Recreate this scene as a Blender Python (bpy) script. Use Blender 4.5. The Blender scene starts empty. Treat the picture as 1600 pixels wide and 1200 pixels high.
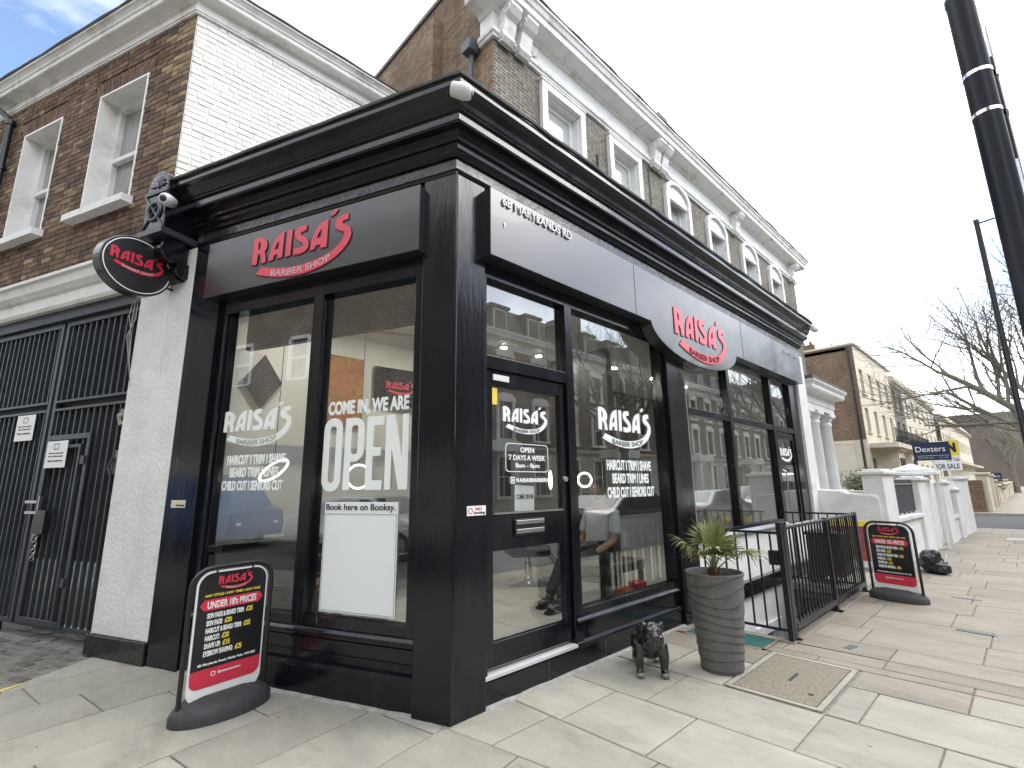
import bpy, bmesh, math, random
from mathutils import Vector, Matrix
RN = random.Random(11)
SC = bpy.context.scene
COL = SC.collection
rad = math.radians
PI = math.pi

# ---------------------------------------------------------------- camera, sky, sun, exposure
HEAD, PITCH, ROLL, FPX = rad(46.089), rad(11.775), rad(-0.765), 760.0
def setup_camera():
    fw = Vector((math.cos(HEAD)*math.cos(PITCH), math.sin(HEAD)*math.cos(PITCH), math.sin(PITCH)))
    r0 = Vector((math.sin(HEAD), -math.cos(HEAD), 0)); u0 = r0.cross(fw)
    c, s = math.cos(ROLL), math.sin(ROLL)
    r = r0*c + u0*s; u = u0*c - r0*s
    cam = bpy.data.cameras.new('camera'); o = bpy.data.objects.new('camera', cam); COL.objects.link(o)
    m = Matrix((( r.x, u.x, -fw.x, -2.2007), (r.y, u.y, -fw.y, -2.9260), (r.z, u.z, -fw.z, 1.55), (0, 0, 0, 1)))
    o.matrix_world = m
    cam.sensor_width = 36; cam.sensor_fit = 'HORIZONTAL'; cam.lens = 36*FPX/1600
    cam.clip_start = 0.05; cam.clip_end = 1500
    SC.camera = o
setup_camera()
SUN_AZ, SUN_EL = rad(-42), rad(45)          # direction towards the sun, angle from +X
def setup_light():
    w = bpy.data.worlds.new('World'); SC.world = w; w.use_nodes = True
    nt = w.node_tree; nt.nodes.clear(); N = nt.nodes.new; L = nt.links.new
    out = N('ShaderNodeOutputWorld'); bg = N('ShaderNodeBackground'); L(bg.outputs[0], out.inputs[0])
    sky = N('ShaderNodeTexSky'); sky.sky_type = 'NISHITA'; sky.sun_disc = False
    sky.sun_elevation = SUN_EL; sky.sun_rotation = PI/2 - SUN_AZ
    tc = N('ShaderNodeTexCoord'); mp = N('ShaderNodeMapping'); mp.inputs['Scale'].default_value = (1, 1, 1.9)
    mp.inputs['Location'].default_value = (5.72, 1.32, 1.82)
    L(tc.outputs['Generated'], mp.inputs[0])
    n1 = N('ShaderNodeTexNoise'); n1.inputs['Scale'].default_value = 1.7; n1.inputs['Detail'].default_value = 7; n1.inputs['Roughness'].default_value = .55
    L(mp.outputs[0], n1.inputs['Vector'])
    cr = N('ShaderNodeValToRGB'); cr.color_ramp.elements[0].position = .38; cr.color_ramp.elements[1].position = .56
    L(n1.outputs[0], cr.inputs[0])
    n2 = N('ShaderNodeTexNoise'); n2.inputs['Scale'].default_value = 3.3; n2.inputs['Detail'].default_value = 6
    L(mp.outputs[0], n2.inputs['Vector'])
    cc = N('ShaderNodeValToRGB'); cc.color_ramp.elements[0].position = .34; cc.color_ramp.elements[1].position = .62
    cc.color_ramp.elements[0].color = (.9, .96, 1.03, 1); cc.color_ramp.elements[1].color = (1.25, 1.28, 1.3, 1)
    L(n2.outputs[0], cc.inputs[0])
    sc = N('ShaderNodeVectorMath'); sc.operation = 'SCALE'; sc.inputs['Scale'].default_value = .19
    L(sky.outputs[0], sc.inputs[0])
    mx = N('ShaderNodeMix'); mx.data_type = 'RGBA'
    # thin cloud scatters forward: brighter round the veiled sun
    dt = N('ShaderNodeVectorMath'); dt.operation = 'DOT_PRODUCT'; nv = N('ShaderNodeVectorMath'); nv.operation = 'NORMALIZE'; L(tc.outputs['Generated'], nv.inputs[0])
    L(nv.outputs[0], dt.inputs[0]); dt.inputs[1].default_value = (math.cos(SUN_EL)*math.cos(SUN_AZ), math.cos(SUN_EL)*math.sin(SUN_AZ), math.sin(SUN_EL))
    mr = N('ShaderNodeMapRange'); mr.interpolation_type = 'SMOOTHSTEP'; mr.inputs['From Min'].default_value = .0; mr.inputs['From Max'].default_value = 1.0; mr.inputs['To Min'].default_value = 1; mr.inputs['To Max'].default_value = 2.2
    L(dt.outputs['Value'], mr.inputs['Value']); gl = N('ShaderNodeVectorMath'); gl.operation = 'SCALE'; L(cc.outputs[0], gl.inputs[0]); L(mr.outputs[0], gl.inputs['Scale'])
    L(cr.outputs[0], mx.inputs['Factor']); L(sc.outputs[0], mx.inputs['A']); L(gl.outputs[0], mx.inputs['B'])
    L(mx.outputs['Result'], bg.inputs['Color']); bg.inputs['Strength'].default_value = 1.0
    sd = bpy.data.lights.new('sun', 'SUN'); sd.energy = .8; sd.angle = rad(30); sd.color = (1, .985, .95)
    so = bpy.data.objects.new('sun', sd); COL.objects.link(so)
    d = Vector((math.cos(SUN_EL)*math.cos(SUN_AZ), math.cos(SUN_EL)*math.sin(SUN_AZ), math.sin(SUN_EL)))
    so.rotation_euler = d.to_track_quat('Z', 'Y').to_euler(); so.location = (0, 0, 40)
setup_light()
SC.view_settings.view_transform = 'Standard'; SC.view_settings.look = 'None'
SC.view_settings.exposure = 0.92; SC.view_settings.gamma = 1.0; SC.view_settings.use_curve_mapping = False

# ---------------------------------------------------------------- materials
MATS = {}
def mat(name, col, rough=.6, metal=0., var=None, vscale=4., bump=0., bscale=30., spec=.5, emit=0., coat=0., rvar=0., rnd=0., stretch=(1, 1, 1), stain=None, sscale=1.5, spots=None):
    """principled material: var = second colour mixed by noise, rnd = value jitter per object and mesh island, stain = third colour in patches"""
    if name in MATS: return MATS[name]
    m = bpy.data.materials.new(name); m.use_nodes = True; nt = m.node_tree; N = nt.nodes.new; L = nt.links.new
    b = nt.nodes['Principled BSDF']
    b.inputs['Base Color'].default_value = (*col, 1); b.inputs['Roughness'].default_value = rough
    b.inputs['Metallic'].default_value = metal; b.inputs['Specular IOR Level'].default_value = spec
    b.inputs['Coat Weight'].default_value = coat; b.inputs['Coat Roughness'].default_value = .06
    if emit: b.inputs['Emission Color'].default_value = (*col, 1); b.inputs['Emission Strength'].default_value = emit
    tc = N('ShaderNodeTexCoord'); mp = N('ShaderNodeMapping'); L(tc.outputs['Object'], mp.inputs[0]); mp.inputs['Scale'].default_value = stretch
    oi = N('ShaderNodeObjectInfo'); ofs = N('ShaderNodeVectorMath'); ofs.operation = 'MULTIPLY_ADD'
    ofs.inputs[1].default_value = (13, 7, 5)
    if rnd: L(oi.outputs['Random'], ofs.inputs[0])
    L(mp.outputs[0], ofs.inputs[2]); vec = ofs.outputs[0]
    cur = None
    def mixc(fac, a, bcol, blend='MIX'):
        x = N('ShaderNodeMix'); x.data_type = 'RGBA'; x.blend_type = blend
        if hasattr(fac, 'node'): L(fac, x.inputs['Factor'])
        else: x.inputs['Factor'].default_value = fac
        if a is None: x.inputs['A'].default_value = (*col, 1)
        else: L(a, x.inputs['A'])
        if hasattr(bcol, 'node'): L(bcol, x.inputs['B'])
        else: x.inputs['B'].default_value = (*bcol, 1)
        return x.outputs['Result']
    def ramp(src, p0, p1):
        r = N('ShaderNodeMapRange'); r.inputs['From Min'].default_value = p0; r.inputs['From Max'].default_value = p1; L(src, r.inputs['Value']); return r.outputs[0]
    if var or rvar:
        nz = N('ShaderNodeTexNoise'); nz.inputs['Scale'].default_value = vscale; nz.inputs['Detail'].default_value = 6; nz.inputs['Roughness'].default_value = .65
        L(vec, nz.inputs['Vector']); fac = ramp(nz.outputs[0], .32, .68)
        if var: cur = mixc(fac, None, var)
        if rvar:
            rr = N('ShaderNodeMapRange'); rr.inputs['To Min'].default_value = max(0, rough-rvar); rr.inputs['To Max'].default_value = min(1, rough+rvar)
            L(fac, rr.inputs['Value']); L(rr.outputs[0], b.inputs['Roughness'])
    if stain:
        ns = N('ShaderNodeTexNoise'); ns.inputs['Scale'].default_value = sscale; ns.inputs['Detail'].default_value = 8; ns.inputs['Roughness'].default_value = .7
        L(vec, ns.inputs['Vector']); cur = mixc(ramp(ns.outputs[0], .52, .74), cur, stain)
    if spots:
        vo = N('ShaderNodeTexVoronoi'); vo.inputs['Scale'].default_value = spots[1]; L(vec, vo.inputs['Vector'])
        lt = N('ShaderNodeMapRange'); lt.inputs['From Min'].default_value = spots[2]; lt.inputs['From Max'].default_value = spots[2]*.75; L(vo.outputs['Distance'], lt.inputs['Value'])
        sx = N('ShaderNodeSeparateColor'); L(vo.outputs['Color'], sx.inputs[0]); gt_ = N('ShaderNodeMath'); gt_.operation = 'GREATER_THAN'; gt_.inputs[1].default_value = spots[3]; L(sx.outputs[0], gt_.inputs[0])
        ml = N('ShaderNodeMath'); ml.operation = 'MULTIPLY'; L(lt.outputs[0], ml.inputs[0]); L(gt_.outputs[0], ml.inputs[1]); cur = mixc(ml.outputs[0], cur, spots[0])
    if rnd:
        ge = N('ShaderNodeNewGeometry'); ad = N('ShaderNodeMath'); ad.operation = 'ADD'
        L(oi.outputs['Random'], ad.inputs[0]); L(ge.outputs['Random Per Island'], ad.inputs[1])
        fr = N('ShaderNodeMath'); fr.operation = 'FRACT'; L(ad.outputs[0], fr.inputs[0])
        mr = N('ShaderNodeMapRange'); mr.inputs['To Min'].default_value = 1-rnd; mr.inputs['To Max'].default_value = 1+rnd; L(fr.outputs[0], mr.inputs['Value'])
        hs = N('ShaderNodeHueSaturation'); L(mr.outputs[0], hs.inputs['Value'])
        if cur is None: hs.inputs['Color'].default_value = (*col, 1)
        else: L(cur, hs.inputs['Color'])
        cur = hs.outputs[0]
    if cur is not None: L(cur, b.inputs['Base Color'])
    if bump:
        nb = N('ShaderNodeTexNoise'); nb.inputs['Scale'].default_value = bscale; nb.inputs['Detail'].default_value = 5
        L(vec, nb.inputs['Vector']); bp = N('ShaderNodeBump'); bp.inputs['Strength'].default_value = bump; bp.inputs['Distance'].default_value = .02
        L(nb.outputs[0], bp.inputs['Height']); L(bp.outputs[0], b.inputs['Normal'])
    MATS[name] = m; return m
def brickmat(name, c1, c2, mortar, dirt=None, bump=.5, rough=.85, msize=.011):
    """brick texture on object x and z"""
    if name in MATS: return MATS[name]
    m = bpy.data.materials.new(name); m.use_nodes = True; nt = m.node_tree; N = nt.nodes.new; L = nt.links.new
    b = nt.nodes['Principled BSDF']; b.inputs['Roughness'].default_value = rough
    tc = N('ShaderNodeTexCoord'); sp = N('ShaderNodeSeparateXYZ'); cb = N('ShaderNodeCombineXYZ'); L(tc.outputs['Object'], sp.inputs[0])
    L(sp.outputs['X'], cb.inputs['X']); L(sp.outputs['Z'], cb.inputs['Y'])
    br = N('ShaderNodeTexBrick'); br.inputs['Scale'].default_value = 1; br.inputs['Brick Width'].default_value = .225; br.inputs['Row Height'].default_value = .075
    br.inputs['Mortar Size'].default_value = msize; br.inputs['Mortar Smooth'].default_value = .2; br.inputs['Bias'].default_value = -.1
    br.inputs['Color1'].default_value = (*c1, 1); br.inputs['Color2'].default_value = (*c2, 1); br.inputs['Mortar'].default_value = (*mortar, 1)
    L(cb.outputs[0], br.inputs['Vector'])
    nz = N('ShaderNodeTexNoise'); nz.inputs['Scale'].default_value = .9; nz.inputs['Detail'].default_value = 8; L(tc.outputs['Object'], nz.inputs['Vector'])
    mr = N('ShaderNodeMapRange'); mr.inputs['From Min'].default_value = .35; mr.inputs['From Max'].default_value = .7; L(nz.outputs[0], mr.inputs['Value'])
    mx = N('ShaderNodeMix'); mx.data_type = 'RGBA'; mx.blend_type = 'MULTIPLY'; L(mr.outputs[0], mx.inputs['Factor']); L(br.outputs['Color'], mx.inputs['A'])
    mx.inputs['B'].default_value = (*(dirt or (.6, .57, .53)), 1)
    n2 = N('ShaderNodeTexNoise'); n2.inputs['Scale'].default_value = 9; n2.inputs['Detail'].default_value = 4; L(tc.outputs['Object'], n2.inputs['Vector'])
    m2 = N('ShaderNodeMix'); m2.data_type = 'RGBA'; m2.blend_type = 'OVERLAY'; m2.inputs['Factor'].default_value = .7
    L(mx.outputs['Result'], m2.inputs['A']); L(n2.outputs[0], m2.inputs['B'])
    L(m2.outputs['Result'], b.inputs['Base Color'])
    bp = N('ShaderNodeBump'); bp.inputs['Strength'].default_value = bump; bp.inputs['Distance'].default_value = .012; bp.invert = True
    L(br.outputs['Fac'], bp.inputs['Height']); L(bp.outputs[0], b.inputs['Normal'])
    MATS[name] = m; return m
def glassmat(name, f0=.07, tint=(1, 1, 1)):
    m = bpy.data.materials.new(name); m.use_nodes = True; nt = m.node_tree; nt.nodes.clear(); N = nt.nodes.new; L = nt.links.new
    out = N('ShaderNodeOutputMaterial'); mix = N('ShaderNodeMixShader'); tr = N('ShaderNodeBsdfTransparent'); gl = N('ShaderNodeBsdfGlossy')
    tr.inputs[0].default_value = (*tint, 1); gl.inputs['Roughness'].default_value = 0
    lw = N('ShaderNodeLayerWeight'); pw = N('ShaderNodeMath'); pw.operation = 'POWER'; pw.inputs[1].default_value = 5
    lw.inputs[0].default_value = .5; L(lw.outputs['Facing'], pw.inputs[0])
    mr = N('ShaderNodeMapRange'); mr.inputs['To Min'].default_value = f0; L(pw.outputs[0], mr.inputs['Value'])
    L(mr.outputs[0], mix.inputs[0]); L(tr.outputs[0], mix.inputs[1]); L(gl.outputs[0], mix.inputs[2]); L(mix.outputs[0], out.inputs[0])
    MATS[name] = m; return m

BLACK = mat('black_paint', (.004, .005, .008), .15, var=(.007, .008, .0115), vscale=5, bump=.09, bscale=40, rvar=.08, spec=.45, stretch=(1, 1, .14), stain=(.017, .017, .018), sscale=4, spots=((.09,.088,.085), 5, .03, .72))
BLACK_ROUGH = mat('black_painted_plaster', (.008, .009, .012), .26, var=(.014, .015, .018), vscale=6, bump=.4, bscale=16, rvar=.08, stain=(.03, .03, .032), sscale=7, spec=.7)
PANEL = mat('black_sign_panel', (.014, .014, .017), .33, rvar=.04, vscale=2, bump=.008, bscale=3, spec=.9, coat=.35)
WHITE_R = mat('white_render', (.8, .795, .78), .75, var=(.68, .675, .655), vscale=2.5, bump=.55, bscale=26, stain=(.6, .59, .56), sscale=1.8)
WHITE_P = mat('white_paint', (.78, .775, .76), .5, var=(.7, .69, .67), vscale=3, bump=.1, bscale=20, stain=(.52, .5, .46), sscale=2.2)
WHITE_C = mat('weathered_white_stucco', (.77, .765, .745), .7, var=(.68, .67, .645), vscale=2, bump=.25, bscale=18, stain=(.38, .36, .325), sscale=2.6)
CREAM = mat('cream_stucco', (.62, .56, .44), .8, var=(.53, .475, .37), vscale=1.2, bump=.2, bscale=12, stain=(.44, .4, .33), sscale=.7)
BRICKB = mat('brown_brick', (.112, .064, .045), .9, var=(.17, .108, .068), vscale=7, bump=.7, bscale=60, rnd=.38, stain=(.05, .032, .03), sscale=5)
BRICKY = mat('yellow_stock_brick', (.27, .2, .115), .9, var=(.21, .15, .09), vscale=9, bump=.6, bscale=60, rnd=.35)
BRICKW = mat('white_painted_brick', (.8, .785, .75), .6, var=(.73, .715, .675), vscale=5, bump=.7, bscale=18, rnd=.04, stain=(.62, .59, .53), sscale=2.5)
MORTAR = mat('lime_mortar', (.4, .345, .28), .95, var=(.18, .15, .12), vscale=12, bump=.5, bscale=80)
MORTARW = mat('painted_mortar', (.75, .735, .70), .7, bump=.4, bscale=40, var=(.68, .665, .63), vscale=8)
TERRB = brickmat('terrace_stock_brick', (.16, .138, .1), (.085, .072, .055), (.27, .25, .215), dirt=(.6, .58, .55), msize=.013)
SIDEB = brickmat('gable_brick', (.24, .145, .08), (.13, .075, .045), (.25, .2, .14), dirt=(.5, .46, .42))
FLANKB = brickmat('flank_brick', (.21, .122, .068), (.115, .068, .042), (.26, .2, .15), dirt=(.6, .56, .52), msize=.014)
OPPB = brickmat('opposite_brick', (.2, .15, .1), (.12, .085, .06), (.25, .21, .17))
SLAB = mat('grey_york_slab', (.36, .338, .278), .8, var=(.28, .264, .22), vscale=4.5, bump=.4, bscale=30, rnd=.11, stain=(.22, .2, .162), sscale=3.6, stretch=(1, .45, 1), spots=((.09,.088,.08), 7, .055, .8))
SLABY = mat('buff_york_slab', (.26, .225, .175), .8, var=(.2, .175, .14), vscale=4.5, bump=.4, bscale=30, rnd=.12, stain=(.15, .136, .114), sscale=3.6, stretch=(1, .45, 1), spots=((.4,.39,.36), 6, .05, .8))
JOINT = mat('joint_mortar', (.25, .235, .2), .95, var=(.13, .122, .105), vscale=14, bump=.3, bscale=60)
ASPH = mat('asphalt', (.055, .055, .057), .9, var=(.075, .075, .076), vscale=6, bump=.5, bscale=160)
COBB = mat('granite_cobble', (.1, .092, .08), .75, var=(.16, .145, .125), vscale=14, bump=.5, bscale=50, rnd=.35)
RED = mat('red_vinyl', (.62, .035, .07), .42, bump=.02, bscale=5)
PINK = mat('red_sign_acrylic', (.68, .06, .1), .3)
DKRED = mat('dark_red_return', (.16, .008, .016), .5)
WVIN = mat('white_vinyl', (.86, .89, .87), .5, bump=.02, bscale=8)
WTXT = mat('white_print', (.82, .82, .81), .5)
GTXT = mat('grey_print', (.42, .45, .44), .5)
YTXT = mat('yellow_print', (.8, .62, .07), .5)
BTXT = mat('black_print', (.015, .015, .018), .5)
GATE = mat('gate_steel', (.026, .03, .036), .42, var=(.045, .051, .058), vscale=8, bump=.06, bscale=60)
SHEET = mat('gate_backing', (.042, .044, .044), .65, var=(.026, .028, .028), vscale=3, stretch=(6, 1, .6))
IRON = mat('black_iron', (.014, .015, .017), .33, bump=.05, bscale=70)
CHROME = mat('chrome', (.75, .75, .76), .1, metal=1.)
STEEL = mat('brushed_steel', (.5, .5, .5), .35, metal=1.)
RUBBER = mat('recycled_rubber', (.03, .031, .033), .7, var=(.05, .05, .052), vscale=20, bump=.35, bscale=90)
LEATH = mat('black_leatherette', (.016, .016, .018), .35, bump=.1, bscale=80)
GLASS = glassmat('shop_glass', .15, (.93, .95, .94))
GLASSD = mat('window_glass_dark', (.022, .028, .032), .03, spec=.9)
GLASSC = mat('window_net_curtain', (.3, .31, .3), .12, var=(.12, .13, .13), vscale=1.5, spec=.8, stretch=(3, 1, .6), coat=.6)
GREEN = mat('green_mat', (.012, .105, .09), .85, var=(.018, .13, .11), vscale=30, bump=.5, bscale=200)
LEAD = mat('roof_felt', (.07, .07, .075), .7, var=(.12, .12, .12), vscale=5, bump=.6, bscale=14)
SLATE = mat('roof_slate', (.07, .068, .07), .7, var=(.12, .11, .1), vscale=7, bump=.3, bscale=20)
SKYPANE = mat('sky_pale_glass', (.55,.56,.56), .1, var=(.38,.4,.41), vscale=.8, spec=.8, coat=.6)  # pale tone paints the sky's reflection into the terrace panes
PLASTW = mat('white_plastic', (.72, .72, .71), .35)

# ---------------------------------------------------------------- mesh helpers
def dense(path, step=.3):
    out = [tuple(path[0])]
    for a, b in zip(path[:-1], path[1:]):
        a, b = Vector(a), Vector(b); n = max(1, int((b-a).length/step)); out += [tuple(a.lerp(b, k/n)) for k in range(1, n+1)]
    return out
class MB:
    def __init__(s): s.v = []; s.f = []
    def add(s, vs, fs):
        n = len(s.v); s.v += [tuple(p) for p in vs]; s.f += [tuple(i+n for i in f) for f in fs]; return s
    def box(s, x0, x1, y0, y1, z0, z1):
        if x0 > x1: x0, x1 = x1, x0
        if y0 > y1: y0, y1 = y1, y0
        return s.add([(x0,y0,z0),(x1,y0,z0),(x1,y1,z0),(x0,y1,z0),(x0,y0,z1),(x1,y0,z1),(x1,y1,z1),(x0,y1,z1)],
                     [(0,3,2,1),(4,5,6,7),(0,1,5,4),(1,2,6,5),(2,3,7,6),(3,0,4,7)])
    def prism(s, poly, z0, z1):
        n = len(poly)
        return s.add([(x,y,z0) for x,y in poly]+[(x,y,z1) for x,y in poly],
                     [tuple(range(n))[::-1], tuple(range(n,2*n))]+[(i,(i+1)%n,(i+1)%n+n,i+n) for i in range(n)])
    def plate(s, poly, y0, y1):
        """polygon in x,z extruded along y"""
        n = len(poly)
        return s.add([(x,y0,z) for x,z in poly]+[(x,y1,z) for x,z in poly],
                     [tuple(range(n)), tuple(range(n,2*n))[::-1]]+[(i,(i+1)%n,(i+1)%n+n,i+n) for i in range(n)])
    def side(s, poly, x0, x1):
        """polygon in y,z extruded along x"""
        n = len(poly)
        return s.add([(x0,y,z) for y,z in poly]+[(x1,y,z) for y,z in poly],
                     [tuple(range(n)), tuple(range(n,2*n))[::-1]]+[(i,(i+1)%n,(i+1)%n+n,i+n) for i in range(n)])
    def tube(s, pts, rs, n=8, cap=True):
        pts = [Vector(p) for p in pts]
        if not hasattr(rs, '__len__'): rs = [rs]*len(pts)
        base = len(s.v); t0 = (pts[1]-pts[0]).normalized()
        a = t0.cross(Vector((0,0,1)));  a = a.normalized() if a.length > 1e-3 else Vector((1,0,0))
        for i, p in enumerate(pts):
            t = (pts[min(i+1,len(pts)-1)]-pts[max(i-1,0)]).normalized()
            a = (a - t*a.dot(t)).normalized(); b = t.cross(a)
            for k in range(n):
                q = 2*PI*k/n; s.v.append(tuple(p + a*(rs[i]*math.cos(q)) + b*(rs[i]*math.sin(q))))
        for i in range(len(pts)-1):
            for k in range(n):
                k2 = (k+1)%n; s.f.append((base+i*n+k, base+i*n+k2, base+(i+1)*n+k2, base+(i+1)*n+k))
        if cap:
            s.f.append(tuple(base+k for k in range(n))[::-1]); s.f.append(tuple(base+(len(pts)-1)*n+k for k in range(n)))
        return s
    def lathe(s, prof, n=24, c=(0,0,0), axis='z'):
        """profile of (r, h)"""
        base = len(s.v)
        for r, h in prof:
            for k in range(n):
                q = 2*PI*k/n; x, y = r*math.cos(q), r*math.sin(q)
                p = {'z': (x,y,h), 'y': (x,h,y), 'x': (h,x,y)}[axis]
                s.v.append((p[0]+c[0], p[1]+c[1], p[2]+c[2]))
        for i in range(len(prof)-1):
            for k in range(n):
                k2 = (k+1)%n; s.f.append((base+i*n+k, base+i*n+k2, base+(i+1)*n+k2, base+(i+1)*n+k))
        s.f.append(tuple(base+k for k in range(n))[::-1]); s.f.append(tuple(base+(len(prof)-1)*n+k for k in range(n)))
        return s
    def ball(s, c, r, n=12, m=8, rot=None):
        """ellipsoid; r may be three radii"""
        if not hasattr(r, '__len__'): r = (r, r, r)
        base = len(s.v); M = rot or Matrix.Identity(3)
        for i in range(1, m):
            th = PI*i/m
            for k in range(n):
                q = 2*PI*k/n; p = M @ Vector((r[0]*math.sin(th)*math.cos(q), r[1]*math.sin(th)*math.sin(q), r[2]*math.cos(th)))
                s.v.append((c[0]+p.x, c[1]+p.y, c[2]+p.z))
        for sg in (1, -1):
            p = M @ Vector((0,0,r[2]*sg)); s.v.append((c[0]+p.x, c[1]+p.y, c[2]+p.z))
        tp, bt = len(s.v)-2, len(s.v)-1
        for i in range(m-2):
            for k in range(n):
                k2 = (k+1)%n; s.f.append((base+i*n+k, base+(i+1)*n+k, base+(i+1)*n+k2, base+i*n+k2))
        for k in range(n):
            k2 = (k+1)%n; s.f.append((tp, base+k, base+k2)); s.f.append((bt, base+(m-2)*n+k2, base+(m-2)*n+k))
        return s
    def torus(s, c, R, r, n=32, m=8, fx=Vector((1,0,0)), fy=Vector((0,0,1))):
        base = len(s.v); c = Vector(c); nz = fx.cross(fy).normalized()
        for i in range(n):
            q = 2*PI*i/n; d = fx*math.cos(q)+fy*math.sin(q)
            for k in range(m):
                a = 2*PI*k/m; s.v.append(tuple(c + d*(R+r*math.cos(a)) + nz*(r*math.sin(a))))
        for i in range(n):
            for k in range(m):
                i2, k2 = (i+1)%n, (k+1)%m; s.f.append((base+i*m+k, base+i2*m+k, base+i2*m+k2, base+i*m+k2))
        return s
    def sweep(s, prof, path):
        """closed profile of (out, z) along a plan path; out is to the right of travel, corners mitred"""
        P = [Vector(p) for p in path]; nrm = []
        for i in range(len(P)-1):
            d = (P[i+1]-P[i]).normalized(); nrm.append(Vector((d.y, -d.x)))
        base = len(s.v); m = len(prof)
        for i, p in enumerate(P):
            if i == 0: o = nrm[0]
            elif i == len(P)-1: o = nrm[-1]
            else: o = (nrm[i-1]+nrm[i])/(1+nrm[i-1].dot(nrm[i]))
            for (a, z) in prof: s.v.append((p.x+o.x*a, p.y+o.y*a, z))
        for i in range(len(P)-1):
            for k in range(m):
                k2 = (k+1)%m; s.f.append((base+i*m+k, base+i*m+k2, base+(i+1)*m+k2, base+(i+1)*m+k))
        s.f.append(tuple(base+k for k in range(m))); s.f.append(tuple(base+(len(P)-1)*m+k for k in range(m))[::-1])
        return s
    def jitter(s, m, dz, do=0.):
        """shake each ring of m vertices a little"""
        for i in range(0, len(s.v), m):
            a, b, c = RN.uniform(-do,do), RN.uniform(-do,do), RN.uniform(-dz,dz)
            for k in range(i, min(i+m, len(s.v))): x, y, z = s.v[k]; s.v[k] = (x+a, y+b, z+c)
        return s
    def wall(s, x0, x1, z0, z1, holes, y=0., depth=.2):
        """front face with rectangular openings (x0,x1,z0,z1) and their reveals"""
        xs = sorted({x0, x1, *[h[0] for h in holes], *[h[1] for h in holes]}); zs = sorted({z0, z1, *[h[2] for h in holes], *[h[3] for h in holes]})
        for i in range(len(xs)-1):
            for j in range(len(zs)-1):
                cx, cz = (xs[i]+xs[i+1])/2, (zs[j]+zs[j+1])/2
                if any(h[0] < cx < h[1] and h[2] < cz < h[3] for h in holes): continue
                s.add([(xs[i],y,zs[j]),(xs[i+1],y,zs[j]),(xs[i+1],y,zs[j+1]),(xs[i],y,zs[j+1])], [(0,1,2,3)])
        for a, b, c, d in holes:
            s.add([(a,y,c),(b,y,c),(b,y,d),(a,y,d),(a,y+depth,c),(b,y+depth,c),(b,y+depth,d),(a,y+depth,d)],
                  [(0,4,5,1),(1,5,6,2),(2,6,7,3),(3,7,4,0)])
        return s
    def mesh(s, name, recalc=True):
        me = bpy.data.meshes.new(name); me.from_pydata(s.v, [], s.f)
        if recalc:
            bm = bmesh.new(); bm.from_mesh(me); bmesh.ops.recalc_face_normals(bm, faces=bm.faces); bm.to_mesh(me); bm.free()
        return me
    def build(s, name, m, parent=None, rz=0., loc=(0,0,0), bv=0., smooth=False, recalc=True, flatcap=False):
        return link(s.mesh(name, recalc), name, m, parent, rz, loc, bv, smooth)
def link(me, name, m, parent=None, rz=0., loc=(0,0,0), bv=0., smooth=False):
    if m is not None:
        me.materials.clear(); me.materials.append(m)
    if smooth:
        me.polygons.foreach_set('use_smooth', [True]*len(me.polygons))
        try: me.set_sharp_from_angle(angle=rad(40))
        except Exception: pass
    o = bpy.data.objects.new(name, me); COL.objects.link(o); o.location = loc; o.rotation_euler = (0,0,rz)
    if parent: o.parent = parent
    if bv:
        md = o.modifiers.new('bevel', 'BEVEL'); md.width = bv; md.segments = 2; md.limit_method = 'ANGLE'; md.angle_limit = rad(40)
    return o
def tag(o, label, cat, group=None):
    o['label'] = label; o['category'] = cat
    if group: o['group'] = group
    return o
def thing(name, label, cat, loc=(0,0,0), rz=0., group=None):
    o = bpy.data.objects.new(name, None); COL.objects.link(o); o.location = loc; o.rotation_euler = (0,0,rz); o.empty_display_size = .2
    return tag(o, label, cat, group)
def struct(o): o['kind'] = 'structure'; return o
def stuff(o): o['kind'] = 'stuff'; return o
def copy_tree(o, parent=None):
    c = o.copy(); COL.objects.link(c); c.parent = parent
    for ch in list(o.children): copy_tree(ch, c)
    return c
def outline_mesh(polys, ext=.002):
    """filled 2D outlines with holes, standing in x,z and facing -y"""
    cu = bpy.data.curves.new('outline', 'CURVE'); cu.dimensions = '2D'; cu.fill_mode = 'BOTH'; cu.extrude = ext
    for p in polys:
        sp = cu.splines.new('POLY'); sp.points.add(len(p)-1); sp.use_cyclic_u = True
        for i, (x, z) in enumerate(p): sp.points[i].co = (x, z, 0, 1)
    ob = bpy.data.objects.new('outline', cu); me = bpy.data.meshes.new_from_object(ob)
    bpy.data.objects.remove(ob); bpy.data.curves.remove(cu)
    me.transform(Matrix.Rotation(PI/2, 4, 'X')); return me
def text_raw(body, bold=0., ext=.002, shear=0.):
    cu = bpy.data.curves.new('lettering', 'FONT'); cu.body = body; cu.size = 1; cu.extrude = ext; cu.offset = bold; cu.shear = shear; cu.resolution_u = 4
    ob = bpy.data.objects.new('lettering', cu); me = bpy.data.meshes.new_from_object(ob)
    bpy.data.objects.remove(ob); bpy.data.curves.remove(cu); return me
def text(body, x0, x1, z0, z1, y, m, parent, rz=0., bold=.02, name='lettering', slope=0., ext=.0015):
    """lettering fitted to a rectangle in x,z at depth y"""
    me = text_raw(body, bold); xs = [v.co.x for v in me.vertices]; ys = [v.co.y for v in me.vertices]
    a, b, c, d = min(xs), max(xs), min(ys), max(ys)
    for v in me.vertices:
        u, w, e = (v.co.x-a)/(b-a), (v.co.y-c)/(d-c), v.co.z/.002*ext
        v.co = (x0+(x1-x0)*u, y-e, z0+(z1-z0)*w+slope*(x1-x0)*u)
    return link(me, name, m, parent, rz)

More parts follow.
